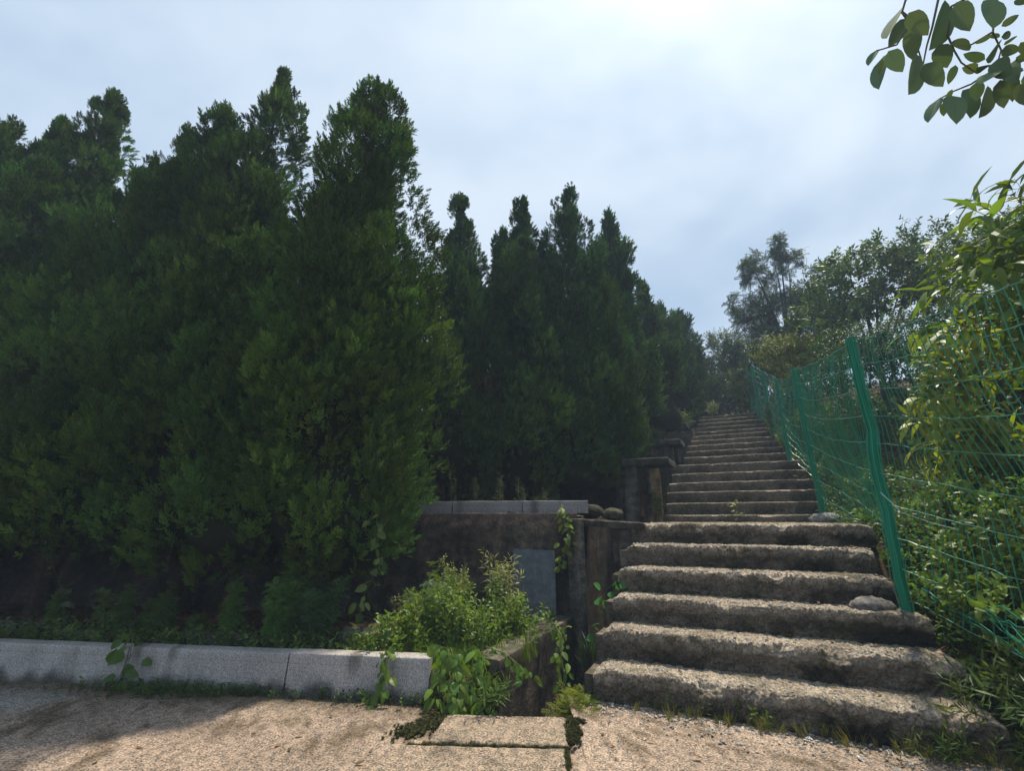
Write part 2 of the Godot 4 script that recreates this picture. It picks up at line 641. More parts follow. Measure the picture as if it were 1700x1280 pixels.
func granite_tone(p: Vector3, side: int) -> Color:
	var t := n2.get_noise_3dv(p * 5.0)
	var c := mixc(Color(0.66, 0.62, 0.565), Color(0.50, 0.475, 0.435), 0.5 + t)
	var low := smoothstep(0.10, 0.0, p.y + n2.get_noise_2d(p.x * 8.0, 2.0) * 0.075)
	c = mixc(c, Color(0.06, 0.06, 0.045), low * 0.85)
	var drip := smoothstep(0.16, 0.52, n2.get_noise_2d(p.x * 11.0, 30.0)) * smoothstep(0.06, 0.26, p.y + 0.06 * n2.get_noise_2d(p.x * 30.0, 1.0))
	return mixc(c, Color(0.13, 0.11, 0.08), drip * 0.75)

func pale_tone(p: Vector3, _side: int) -> Color:
	var t := n2.get_noise_3dv(p * 6.0)
	var c := mixc(Color(0.46, 0.45, 0.44), Color(0.36, 0.35, 0.34), 0.5 + t)
	var drip := smoothstep(0.22, 0.55, n2.get_noise_2d(p.x * 7.0, 60.0) + 0.25 * smoothstep(0.3, 0.0, absf(p.x - 0.12)))
	return mixc(c, Color(0.10, 0.08, 0.07), drip * 0.7)

func post_tone(p: Vector3, _side: int) -> Color:
	var u := n2.get_noise_3d(p.x * 14.0, p.y * 2.0, p.z * 14.0)
	return mixc(Color(0.20, 0.18, 0.155), Color(0.07, 0.06, 0.05), 0.5 + u * 1.3)

func ochre_tone(p: Vector3, _side: int) -> Color:
	var u := n2.get_noise_3d(p.x * 12.0, p.y * 2.5, p.z * 12.0)
	return mixc(Color(0.36, 0.27, 0.15), Color(0.15, 0.11, 0.06), 0.35 + u * 1.3)

func step_mesh(s0: float, s1: float, w0: float, w1: float, wb0: float, wb1: float, y: float, rise: float, nu: int, rough: float, k: int) -> ArrayMesh:
	# rows follow the section: foot of the riser, nose, then the tread to its back
	var sec := []
	var drop := rise + 0.10
	var nr := 24 if k < 6 else 9
	for i in nr + 1: sec.append([0.0, -drop + (drop - 0.022) * i / nr, 0.0])
	sec.append([0.004, -0.010, 0.6])
	sec.append([0.014, -0.002, 0.85])
	var dep := s1 - s0 + 0.05
	var nt := clampi(int(dep / (0.015 if k < 6 else 0.05)), 5, 60)
	for i in nt + 1: sec.append([lerpf(0.028, dep, float(i) / nt), 0.0, 1.0])
	var P := []
	var C := []
	for q in sec:
		var row := []
		var rc := []
		for i in range(-2, nu + 3):
			var u := clampf(float(i) / nu, 0, 1)
			var ds: float = q[0]
			var dy: float = q[1]
			if i < -1 or i > nu + 1:
				ds = dep * 0.6
				dy = -drop
			var f: float = clampf(ds / maxf(dep, 0.01), 0, 1)
			var wl := lerpf(w0, wb0, f)
			var wr := lerpf(w1, wb1, f)
			var w := lerpf(wl, wr, u)
			# the first casting bows a little across its width
			var s := s0 + ds
			var p := at_sw(s, w, y + dy)
			var a := n1.get_noise_3d(p.x * 2.6, p.y * 2.6 + k * 3.0, p.z * 2.6)
			var b := n2.get_noise_3d(p.x * 11.0, p.y * 11.0 + k, p.z * 11.0)
			var d := n2.get_noise_3d(p.x * 37.0, p.y * 37.0 + k, p.z * 37.0)
			var chip := maxf(0.0, n2.get_noise_3d(p.x * 5.0, k * 9.0, p.z * 5.0) - 0.1)
			var near_nose := exp(-pow(maxf(absf(ds), absf(dy)) / 0.06, 2.0))
			var g := n2.get_noise_3d(p.x * 88.0, p.y * 88.0 + k, p.z * 88.0)
			var e := a * 0.014 + b * 0.018 + d * 0.018 + g * 0.012
			var push := e * rough
			var lift: float = (a * 0.012 + b * 0.012 + d * 0.013 + g * 0.009) * rough
			if q[2] < 0.4:
				var o := US * -push
				p += Vector3(o.x, 0, o.y)
			else:
				p.y += lift
			var nb := US * (near_nose * chip * 0.10 * rough)
			p += Vector3(nb.x, -near_nose * chip * 0.09 * rough, nb.y)
			# ends crumble
			var end := minf(u, 1.0 - u) * (w1 - w0)
			p.y -= exp(-end / 0.03) * 0.025 * rough
			row.append(p)
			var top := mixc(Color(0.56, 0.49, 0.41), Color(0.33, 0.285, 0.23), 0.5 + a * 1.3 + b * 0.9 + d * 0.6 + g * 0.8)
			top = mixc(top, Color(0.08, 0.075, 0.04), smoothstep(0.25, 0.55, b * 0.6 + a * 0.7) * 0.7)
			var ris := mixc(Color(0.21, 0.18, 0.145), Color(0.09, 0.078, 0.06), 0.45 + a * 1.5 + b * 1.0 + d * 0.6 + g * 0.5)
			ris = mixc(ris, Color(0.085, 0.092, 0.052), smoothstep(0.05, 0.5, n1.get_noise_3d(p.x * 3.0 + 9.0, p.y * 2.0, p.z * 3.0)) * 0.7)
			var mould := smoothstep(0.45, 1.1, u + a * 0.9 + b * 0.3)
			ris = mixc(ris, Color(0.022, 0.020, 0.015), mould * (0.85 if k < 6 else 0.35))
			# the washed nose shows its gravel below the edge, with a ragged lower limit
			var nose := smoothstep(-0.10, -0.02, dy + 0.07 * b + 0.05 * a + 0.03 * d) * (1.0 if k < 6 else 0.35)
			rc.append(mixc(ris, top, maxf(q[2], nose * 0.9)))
		P.append(row)
		C.append(rc)
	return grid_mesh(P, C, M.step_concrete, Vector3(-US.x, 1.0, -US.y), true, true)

func build_stairs() -> void:
	var o := thing("staircase", "long worn concrete staircase climbing between the cypresses and the green fence", "staircase")
	o.set_meta("kind", "structure")
	for k in RISE.size():
		var s0: float = RISE[k][0]
		var y: float = RISE[k][1]
		var s1: float = RISE[k + 1][0] if k + 1 < RISE.size() else s0 + 1.2
		var below: float = RISE[k - 1][1] if k > 0 else 0.0
		var w0 := 0.0
		var w1 := 2.22
		if k == 0: w1 = 2.27
		if k == 1: w1 = 2.25
		if k == 3 or k == 4: w1 = 2.12
		if k >= 6 and k < 12: w1 = lerpf(2.18, 2.42, (k - 6) / 5.0)
		if k >= 12:
			w0 = 0.19 + 0.02 * (k - 12)
			w1 = 2.11 - 0.015 * (k - 12)
		var near := k < 6
		w0 += 0.035 * n2.get_noise_1d(k * 31.0)
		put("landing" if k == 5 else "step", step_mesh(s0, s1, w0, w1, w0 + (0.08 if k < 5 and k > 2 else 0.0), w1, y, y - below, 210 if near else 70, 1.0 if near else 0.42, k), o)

func build_walls() -> void:
	var dv := Vector2(0.99, 0.139).normalized()
	# kerb of granite blocks
	var k0 := Vector2(-0.59, -3.80)
	var labels := ["granite kerb block behind the broad-leaved weed, running out of the picture", "granite kerb block between the broad-leaved weed and the clean joint", "granite kerb block with weeds hanging over its end beside the drain"]
	var ends := [[-4.9, -3.06], [-3.045, -1.70], [-1.685, -0.60]]
	for i in 3:
		var a: Vector2 = k0 + Vector2(1, 0.139) * (ends[i][0] + 0.59)
		var b: Vector2 = k0 + Vector2(1, 0.139) * (ends[i][1] + 0.59)
		if i == 1: a += Vector2(0, -0.006); b += Vector2(0, -0.006)
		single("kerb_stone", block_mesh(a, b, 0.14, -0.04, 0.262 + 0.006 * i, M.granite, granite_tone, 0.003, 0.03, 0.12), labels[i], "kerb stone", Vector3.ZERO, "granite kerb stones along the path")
	# retaining wall of the second terrace
	var r := thing("retaining_wall", "dark stained retaining wall with flaking render below a pale coping", "wall")
	put("wall", block_mesh(Vector2(0.74, -5.60) - dv * 9.5, Vector2(0.74, -5.60), 0.24, -0.1, 1.318, M.old_concrete, wall_tone, 0.012, 0.055), r)
	var cp := [[-9.4, -2.02], [-2.01, -1.50], [-1.485, -0.64], [-0.63, 0.14]]
	for c in cp:
		put("coping_stone", block_mesh(Vector2(0.74, -5.60) + dv * (c[0]) + Vector2(0.01, -0.10), Vector2(0.74, -5.60) + dv * (c[1]) + Vector2(0.01, -0.10), 0.16, 1.320, 1.462, M.granite, pale_tone, 0.002, 0.04), r)
	# slab that bridges the drain at the landing
	single("bridging_slab", slab_mesh([Vector2(0.72, -6.0), Vector2(1.50, -5.95), Vector2(1.47, -5.42), Vector2(0.70, -5.52)], 1.30, 0.075, M.old_concrete, Color(0.13, 0.115, 0.095), 0.01, Vector3(-0.06, 0.0, 0)), "thin dark concrete slab bridging the drain beside the landing", "slab")
	single("concrete_post", block_mesh(Vector2(1.14, -5.58), Vector2(1.33, -5.55), 0.12, -0.42, 1.14, M.old_concrete, post_tone, 0.006, 0.04), "weathered upright concrete post under the bridging slab", "post")
	single("concrete_post", block_mesh(Vector2(0.62, -5.50), Vector2(0.80, -5.47), 0.10, -0.42, 1.255, M.old_concrete, post_tone, 0.006, 0.04), "weathered upright concrete post at the end of the retaining wall", "post")
	# planter side wall along the drain, broken top
	var a0 := at_sw(-0.32, -0.60, 0)
	var a1 := at_sw(1.36, -0.58, 0)
	single("drain_wall", block_mesh(Vector2(a0.x, a0.z), Vector2(a1.x, a1.z), 0.24, -0.45, 0.262, M.old_concrete, old_tone, 0.016, 0.04, 0.0, 0.275), "low concrete wall with a crumbled sunlit top beside the drain", "wall")
	var lining := thing("drain_lining", "rough dark concrete lining stepping up under the ends of the lower steps", "wall")
	for k in 6:
		var b0 := at_sw(RISE[k][0] + 0.05, 0.015, 0)
		var b1 := at_sw((RISE[k + 1][0] if k < 5 else 2.6) + 0.05, 0.015, 0)
		put("lining_block", block_mesh(Vector2(b0.x, b0.z), Vector2(b1.x, b1.z), 0.10, -0.45, RISE[k][1] - 0.05 - 0.004 * k, M.old_concrete, old_tone, 0.012, 0.05), lining)
	var c0 := at_sw(1.78, -0.60, 0)
	var c1 := at_sw(4.25, -0.58, 0)
	single("drain_wall", block_mesh(Vector2(c0.x, c0.z), Vector2(c1.x, c1.z), 0.20, -0.45, 1.285, M.old_concrete, old_tone, 0.016, 0.06), "dark wall of the drain running back under the bridging slab", "wall")
	# the drain mouths higher up: two posts, a cap slab and the terrace wall beside each
	var mouths := [[4.32, 1.18, 2.20, "first"], [6.72, 2.15, 2.86, "second"], [9.02, 3.05, 3.62, "third"]]
	for i in mouths.size():
		var m: Array = mouths[i]
		var s: float = m[0]
		var order: String = m[3]
		var l0 := at_sw(s, -0.57, 0)
		var l1 := at_sw(s, -0.36, 0)
		single("drain_post", block_mesh(Vector2(l0.x, l0.z), Vector2(l1.x, l1.z), 0.16, m[1] - 0.4, m[2] - 0.09, M.old_concrete, post_tone, 0.01, 0.05), "grey post left of the %s dark drain mouth up the stairs" % order, "post", Vector3.ZERO, "posts of the drain mouths")
		var r0 := at_sw(s + 0.02, -0.15, 0)
		var r1 := at_sw(s + 0.02, 0.0, 0)
		single("drain_post", block_mesh(Vector2(r0.x, r0.z), Vector2(r1.x, r1.z), 0.14, m[1] - 0.4, m[2] - 0.14, M.old_concrete, ochre_tone if i == 0 else post_tone, 0.01, 0.05), ("ochre stained post between the %s drain mouth and the steps" if i == 0 else "grey post between the %s drain mouth and the steps") % order, "post", Vector3.ZERO, "posts of the drain mouths")
		var q := []
		for e in [[s + 0.5, -0.62], [s + 0.55, 0.2], [s - 0.10, 0.18], [s - 0.12, -0.58]]:
			var p := at_sw(e[0], e[1], 0)
			q.append(Vector2(p.x, p.z))
		single("cap_slab", slab_mesh(q, m[2] + 0.02, 0.11, M.old_concrete, Color(0.12, 0.115, 0.09), 0.012), "mossy cap slab over the %s drain mouth up the stairs" % order, "slab", Vector3.ZERO, "cap slabs of the drain mouths")
		var e0 := at_sw(s + (1.1 if i == 0 else 0.05), -0.585, 0)
		var ee := Vector2(e0.x, e0.z)
		single("terrace_wall", block_mesh(ee - dv * 8.0, ee, 0.2, m[1] - 0.3, m[2], M.old_concrete, old_tone, 0.015, 0.09), "dark terrace wall behind the cypresses at the %s drain mouth" % order, "wall", Vector3.ZERO, "terrace walls")
	var d0 := at_sw(4.48, -0.575, 0)
	var d1 := at_sw(5.45, -0.575, 0)
	single("terrace_wall", block_mesh(Vector2(d0.x, d0.z), Vector2(d1.x, d1.z), 0.18, 0.9, 2.08, M.old_concrete, old_tone, 0.015, 0.07), "dark side wall running back from the grey post of the first drain mouth", "wall", Vector3.ZERO, "terrace walls")
	# leaning panel
	var pb := Buf.new()
	var tl := Vector3(0.015, 0.93, -5.50)
	var tr := Vector3(0.475, 0.915, -5.46)
	var bl := Vector3(0.0, 0.22, -5.60) + Vector3(0, 0, 0.16)
	var br := Vector3(0.465, 0.22, -5.40)
	tl.z = -5.60; tr.z = -5.535
	var dz := Vector3(0.001, 0, -0.012)
	var gcol := Color(0.085, 0.105, 0.122)
	pb.face(tl, tr, br, bl, Vector3(0, 0, 1), gcol)
	pb.face(tl + dz, tr + dz, br + dz, bl + dz, Vector3(0, 0, -1), gcol)
	pb.face(tl, tr, tr + dz, tl + dz, Vector3.UP, gcol)
	pb.face(tl, bl, bl + dz, tl + dz, Vector3.LEFT, gcol)
	pb.face(tr, br, br + dz, tr + dz, Vector3.RIGHT, gcol)
	pb.face(bl, br, br + dz, bl + dz, Vector3.DOWN, gcol)
	single("flat_panel", pb.mesh(M.panel_sheet), "blue-grey flat panel leaning against the stained retaining wall", "panel")
	# loose slabs lying in the planting bed
	var sl := [
		[Vector2(-5.3, -5.35), Vector2(-4.62, -5.18), Vector2(-4.55, -4.98), Vector2(-5.25, -5.05), 0.25, 0.05, Color(0.30, 0.32, 0.31), "pale grey slab lying flat in the bed near the bare climbing stem"],
		[Vector2(-4.3, -5.0), Vector2(-3.86, -4.88), Vector2(-3.75, -4.72), Vector2(-4.2, -4.75), 0.255, 0.05, Color(0.38, 0.34, 0.28), "cream broken slab lying in the bed among dry leaves"],
		[Vector2(-2.95, -4.75), Vector2(-2.35, -4.66), Vector2(-2.32, -4.53), Vector2(-2.95, -4.62), 0.27, 0.10, Color(0.20, 0.20, 0.16), "mossy narrow kerbstone lying in the bed behind the middle kerb block"],
		[Vector2(-1.58, -4.86), Vector2(-1.08, -4.80), Vector2(-0.98, -4.50), Vector2(-1.50, -4.56), 0.285, 0.10, Color(0.42, 0.39, 0.34), "sunlit pale slab lying in the bed beside dry brown needles"]]
	for e in sl:
		single("stone_slab", slab_mesh([e[0], e[1], e[2], e[3]], e[4], e[5], M.stone, e[6], 0.008), e[7], "slab", Vector3.ZERO, "loose slabs in the planting bed")

func rock_mesh(r: Vector3, seed_at: float, col: Color) -> ArrayMesh:
	var P := []
	var C := []
	for j in 15:
		var row := []
		var rc := []
		for i in 25:
			var a := TAU * i / 24.0
			var e := PI * (j / 14.0 - 0.5)
			var d := Vector3(cos(a) * cos(e), sin(e), sin(a) * cos(e))
			var k := 1.0 + 0.22 * n1.get_noise_3dv(d * 4.0 + Vector3(seed_at, 0, 0)) + 0.10 * n2.get_noise_3dv(d * 7.0 + Vector3(0, seed_at, 0))
			row.append(d * r * k)
			rc.append(mixc(col, col * 0.6, 0.3 + n2.get_noise_3dv(d * 5.0 + Vector3(seed_at, 3, 0))))
		P.append(row)
		C.append(rc)
	# outward at the first face
	return grid_mesh(P, C, M.stone, Vector3.ZERO)

func build_rocks() -> void:
	var q := [
		[at_sw(0.88, 1.93, 0.61), Vector3(0.16, 0.075, 0.11), Color(0.30, 0.28, 0.26), "flat grey rock on the third step by the foot of the thick green post"],
		[at_sw(4.2, 2.20, 1.24), Vector3(0.22, 0.10, 0.16), Color(0.42, 0.42, 0.41), "rounded pale rock on the landing by the second green post"],
		[Vector3(5.6, 1.35, -5.6), Vector3(0.24, 0.13, 0.16), Color(0.55, 0.57, 0.58), "whitish rock among the yellow leaves behind the fence"],
		[Vector3(0.98, 1.34, -6.0), Vector3(0.15, 0.085, 0.12), Color(0.09, 0.085, 0.06), "dark lump of broken concrete beside the end of the pale coping"],
		[Vector3(1.22, 1.31, -5.9), Vector3(0.13, 0.07, 0.1), Color(0.12, 0.115, 0.08), "mossy lump of concrete on the bridging slab"]]
	for e in q:
		single("rock", rock_mesh(e[1], rd(0, 90), e[2]), e[3], "rock", e[0])
	# loose gravel at the foot of the steps and on the treads
	var b := Buf.new()
	var oct := [Vector3(1, 0, 0), Vector3(0, 0, 1), Vector3(-1, 0, 0.2), Vector3(0.1, 0, -1)]
	for i in 4:
		b.face(oct[i], oct[(i + 1) % 4], Vector3(0.1, 0.75, 0.05), Vector3(0.1, 0.75, 0.05), Vector3.UP)
		b.face(oct[i], oct[(i + 1) % 4], Vector3(0, -0.7, 0), Vector3(0, -0.7, 0), Vector3.DOWN)
	var pm := b.mesh(M.stone)
	var xf := []
	var cs := []
	for i in 6000:
		var p := Vector3.ZERO
		if i < 1500:
			p = at_sw(-absf(rng.randfn(0, 0.16)) - 0.02, rd(0.0, 2.3), 0.004)
		else:
			var k := rng.randi() % 7
			var s: float = RISE[k][0] + rd(0.0, 0.34) * rng.randf() if k != 5 else RISE[k][0] + rd(0.02, 1.4)
			p = at_sw(s, rd(0.05, 2.1), RISE[k][1] + 0.003)
		var sz := 0.003 + 0.013 * pow(rng.randf(), 4.0)
		if rng.randf() < 0.02: sz *= 1.7
		xf.append(Transform3D(aim(rdir() * 0.5 + Vector3.UP, rd(0, TAU), 1.0) * Basis.from_scale(Vector3(sz * rd(0.8, 1.5), sz * rd(0.6, 1.1), sz)), p))
		cs.append(vary(Color(0.55, 0.50, 0.44), 0.4, 0.08))
	tag(scatter("gravel", pm, xf, cs, self), "loose gravel on the steps and at their foot", "gravel")

# ---------------------------------------------------------------- fence
const POSTS := [[-1.35, 2.62, 0.40, 2.30, 0.0], [0.90, 2.14, 0.70, 2.72, 0.02], [4.42, 2.20, 1.36, 3.50, -0.06], [6.62, 2.12, 2.38, 3.93, -0.02], [8.7, 2.05, 3.2, 4.70, 0.0], [10.9, 1.98, 4.05, 5.55, 0.0], [13.4, 1.95, 4.5, 6.2, 0.0]]

func fence_top(k: int) -> Vector3:
	return at_sw(POSTS[k][0], POSTS[k][1] + POSTS[k][4], POSTS[k][3])

func fence_foot(k: int) -> Vector3:
	return at_sw(POSTS[k][0], POSTS[k][1], POSTS[k][2])

# point on the mesh: panel k from post k to k + 1, t along, h from hem (0) to top (1)
func fence_at(k: int, t: float, h: float) -> Vector3:
	var a := fence_foot(k).lerp(fence_top(k), h)
	var b := fence_foot(k + 1).lerp(fence_top(k + 1), h)
	var p := a.lerp(b, t)
	var belly := sin(PI * t)
	p.y -= belly * (0.05 + 0.05 * (1.0 - h))
	var out := VS * (belly * (0.10 * sin(h * 5.0 + k) + 0.14 * (1.0 - h)) + 0.03 * n1.get_noise_2d(t * 9.0 + k * 20.0, h * 5.0))
	p += Vector3(out.x, 0, out.y)
	return p

func build_fence() -> void:
	var o := thing("mesh_fence", "green wire mesh fence on leaning posts along the staircase", "fence")
	var pc := Color(0.004, 0.19, 0.105)
	for k in POSTS.size():
		var b := Buf.new()
		var f := fence_foot(k) - Vector3(0, 0.2, 0)
		var t := fence_top(k) + Vector3(0, 0.03, 0)
		var path := []
		for i in 15:
			var u := i / 14.0
			path.append(f.lerp(t, u) + Vector3(n1.get_noise_1d(u * 8.0 + k * 50.0) * 0.035, 0, n1.get_noise_1d(u * 8.0 + k * 90.0) * 0.03))
		b.tube(path, 0.036 if k == 1 else 0.032, 0.032, 8, pc)
		put("post", b.mesh(M.green_post), o)
		# the mesh is gathered in loose folds round each post
		var g := Buf.new()
		for i in 7:
			var a := TAU * i / 7.0
			var pp := []
			for j in 15:
				var u := j / 14.0
				var rr := 0.042 + 0.016 * n2.get_noise_2d(u * 40.0, i * 9.0 + k)
				pp.append(path[j] + Vector3(cos(a + u), 0, sin(a + u)) * rr)
			g.tube(pp, 0.0035, 0.0035, 4, Color(0.008, 0.22, 0.13))
		tag(put("gathered_mesh", g.mesh(M.green_wire), o), "", "", "", "stuff")
	var wc := Color(0.03, 0.26, 0.17)
	var rows := [0.0, 0.10, 0.21, 0.33, 0.45, 0.57, 0.68, 0.79, 0.895, 1.0]
	for k in POSTS.size() - 1:
		for h in rows:
			var b := Buf.new()
			var pp := []
			for i in 37:
				pp.append(fence_at(k, i / 36.0, h) + Vector3(0, 0.012 * n2.get_noise_2d(i * 5.0, h * 70.0 + k * 11.0), 0))
			b.tube(pp, 0.0032, 0.0032, 4, Color(0.10, 0.30, 0.22) if k < 4 else wc)
			put("wire", b.mesh(M.green_wire), o)
		var ln := (fence_top(k + 1) - fence_top(k)).length()
		var n := int(ln / (0.065 if k < 2 else 0.08))
		var far := Buf.new()
		for i in range(1, n):
			var b: Buf = Buf.new() if k < 1 else far
			var pp := []
			var lean := 0.02 * n2.get_noise_1d(i * 17.0 + k * 5.0)
			for j in 15:
				var h := j / 14.0
				pp.append(fence_at(k, clampf(float(i) / n + lean * (h - 0.5) / ln, 0, 1), h) + Vector3(0.006 * n2.get_noise_2d(j * 9.0, i * 7.0), 0, 0.006 * n2.get_noise_2d(j * 9.0, i * 5.0 + 40.0)))
			b.tube(pp, 0.0033 if k < 2 else 0.0042, 0.0033 if k < 2 else 0.0042, 3, Color(0.008, 0.20, 0.11))
			if k < 1: put("wire", b.mesh(M.green_wire), o)
		if k >= 1: tag(put("wire_mesh", far.mesh(M.green_wire), o), "", "", "", "stuff")
	# slack hem of the near panel, hanging in loops over the bank
	for i in 9:
		var b := Buf.new()
		var pp := []
		for j in 30:
			var t := j / 29.0
			var s := lerpf(0.75, -1.3, t)
			pp.append(at_sw(s, 2.20 + 0.28 * t + 0.22 * sin(t * 4.0 + i * 0.4) * t + i * 0.018, lerpf(0.70, 0.36, t) + 0.02 * i + 0.05 * sin(t * 9.0 + i * 1.3) + 0.03 * n2.get_noise_2d(j * 6.0, i * 20.0)))
		b.tube(pp, 0.003, 0.003, 4, Color(0.012, 0.20, 0.115))
		put("hem_wire", b.mesh(M.green_wire), o)
	# one end sticks out pale and twisted above the post foot
	var e := Buf.new()
	var q := fence_foot(1)
	e.tube([q + Vector3(-0.05, 0.75, 0.05), q + Vector3(-0.01, 0.66, 0.1), q + Vector3(0.02, 0.6, 0.12), q + Vector3(0.16, 0.52, 0.22), q + Vector3(0.3, 0.46, 0.34)], 0.004, 0.004, 4, Color(0.35, 0.5, 0.45))
	put("loose_wire", e.mesh(M.green_wire), o)

# ---------------------------------------------------------------- foliage pieces
# an upright plume of scale-leaved sprays, as junipers carry them
func plume_mesh(seed_at: int, length: float, branchlets: int, needles: int, m: Material, thin := 1.0) -> ArrayMesh:
	rng.seed = seed_at
	var b := Buf.new()
	for i in branchlets:
		var t := (i + 0.5) / branchlets
		var a := i * 2.4 + rd(-0.4, 0.4)
		var base := Vector3(rd(-0.008, 0.008), t * length * 0.8, rd(-0.008, 0.008))
		var dir := Vector3(cos(a) * (1.0 - t * 0.55), 0.75 + t * 0.7, sin(a) * (1.0 - t * 0.55)).normalized()
		var ln := length * (0.46 - 0.22 * t) * rd(0.75, 1.3)
		var side := dir.cross(Vector3(sin(a), 0.2, -cos(a))).normalized()
		var flat := Vector3(-sin(a), rd(-0.3, 0.3), cos(a)).normalized()
		var sh := rd(0.75, 1.15)
		var col := Color(sh, sh, sh)
		var tip := base + dir * ln
		var wd := 0.0085 * thin
		b.tri(base - flat * wd * 0.6, base + dir * ln * 0.5 + flat * wd, tip, col)
		b.tri(base + side * wd * 0.6, base + dir * ln * 0.5 - flat * wd, tip, col)
		for k in needles:
			var u := (k + 0.7) / (needles + 0.5)
			var sg := 1.0 if k % 2 == 0 else -1.0
			var q := base + dir * (ln * u)
			var nd := (dir * 0.8 + flat * sg * rd(0.4, 0.8) + side * rd(-0.5, 0.5)).normalized()
			var nl := ln * (0.42 - 0.22 * u)
			var lit := Color(col.r * (0.8 + 0.75 * u), col.g * (0.85 + 0.6 * u), col.b * 0.85)
			b.tri(q - dir * wd * 0.9, q + dir * wd * 0.9, q + nd * nl, lit)
			b.tri(q - side * wd * 0.7, q + side * wd * 0.7, q + nd * nl * 0.9, lit)
	return b.mesh(m)

# a short twig with alternate leaves
func twig_mesh(seed_at: int, length: float, leaves: int, leaf_l: float, leaf_w: float, m: Material, segs := 2, droop := 0.3, spread := 0.9) -> ArrayMesh:
	rng.seed = seed_at
	var b := Buf.new()
	b.tube([Vector3.ZERO, Vector3(0.01, length * 0.5, 0.005), Vector3(0, length, 0)], length * 0.012, length * 0.005, 3, Color(0.6, 0.45, 0.3))
	for i in leaves:
		var t := (i + 0.6) / leaves
		var a := i * 2.4 + rd(-0.5, 0.5)
		var p := Vector3(0, t * length, 0)
		var dir := Vector3(cos(a) * spread, 0.55 + 0.4 * t + rd(-0.35, 0.2), sin(a) * spread).normalized()
		var sh := rd(0.75, 1.25)
		b.leaf(p, dir, (Vector3.UP + rdir() * 0.5).normalized(), leaf_l * rd(0.65, 1.15), leaf_w * rd(0.8, 1.15), droop * rd(0.3, 1.4), rd(0.1, 0.4), Color(sh, sh, sh * rd(0.85, 1.0)), segs)
	return b.mesh(m)

# a feathery compound leaf: leaflets paired along a rib
func frond_mesh(seed_at: int, length: float, pairs: int, leaf_l: float, leaf_w: float, m: Material, branch := false) -> ArrayMesh:
	rng.seed = seed_at
	var b := Buf.new()
	var ribs := []
	if branch:
		for i in 5:
			var a := i * 2.5
			ribs.append([Vector3(0, length * 0.12 * i, 0), Vector3(cos(a), 0.55, sin(a)).normalized()])
	else:
		ribs.append([Vector3.ZERO, Vector3(0.1, 1, 0.05).normalized()])
	for r in ribs:
		var p0: Vector3 = r[0]
		var d: Vector3 = r[1]
		var sd := d.cross(Vector3.UP if absf(d.y) < 0.9 else Vector3(0.3, 0, 0.95)).normalized()
		var up := sd.cross(d).normalized()
		var pr := p0
		for i in pairs:
			var t := (i + 1.0) / pairs
			var p := p0 + d * (length * t) - Vector3(0, 0.30 * length * t * t, 0)
			b.tri(pr - sd * 0.002, p, pr + sd * 0.002, Color(0.6, 0.6, 0.4))
			for sg in [-1.0, 1.0]:
				var dir: Vector3 = (sd * sg + d * 0.45 + Vector3(0, rd(-0.35, 0.05), 0)).normalized()
				var sh := rd(0.8, 1.2)
				b.leaf(p, dir, up, leaf_l * (1.0 - 0.45 * absf(t - 0.4)) * rd(0.85, 1.1), leaf_w, 0.15, 0.2, Color(sh, sh, sh * 0.95), 2)
			pr = p
	return b.mesh(m)

func make_foliage() -> void:
	for i in 6:
		M["plume%d" % i] = plume_mesh(900 + i, 0.145, 13, 5, M.needles, 0.95)
		M["plume_far%d" % i] = plume_mesh(920 + i, 0.24, 10, 4, M.needles, 1.6)
	for i in 4:
		M["broad%d" % i] = twig_mesh(940 + i, 0.22, 9, 0.105, 0.052, M.far_leaf, 2)
		M["small%d" % i] = twig_mesh(950 + i, 0.16, 11, 0.055, 0.026, M.far_leaf, 2)
		M["herb%d" % i] = twig_mesh(960 + i, 0.17, 8, 0.062, 0.030, M.leaf, 3, 0.35)
		M["long%d" % i] = twig_mesh(970 + i, 0.26, 10, 0.19, 0.040, M.leaf, 3, 0.55, 1.0)
		M["mugwort%d" % i] = frond_mesh(980 + i, 0.11, 6, 0.042, 0.010, M.leaf, true)
		M["feather%d" % i] = frond_mesh(990 + i, 0.27, 9, 0.062, 0.022, M.far_leaf, true)
		M["slim%d" % i] = twig_mesh(1000 + i, 0.20, 9, 0.11, 0.016, M.leaf, 2, 0.35)
	for i in 3:
		rng.seed = 1150 + i
		var dl := Buf.new()
		dl.leaf(Vector3.ZERO, Vector3(1, 0.1, 0.2).normalized(), Vector3.UP, 0.05, 0.022, 0.3, -0.35, Color.WHITE, 4)
		M["dry%d" % i] = dl.mesh(M.leaf)
		rng.seed = 1100 + i
		var b := Buf.new()
		for k in 16:
			var a := rd(0, TAU)
			b.leaf(Vector3(rd(-.03, .03), 0, rd(-.03, .03)), Vector3(cos(a) * rd(.2, .8), 1, sin(a) * rd(.2, .8)).normalized(), Vector3(cos(a), 0.3, sin(a)), rd(.09, .2), 0.007, rd(0.1, 0.7), 0.2, Color.WHITE * rd(0.8, 1.2), 3)
		M["grass%d" % i] = b.mesh(M.leaf)

func tint_list(n: int, c: Color, spread: float, hue := 0.1) -> Array:
	var out := []
	for i in n: out.append(vary(c, spread, hue))
	return out

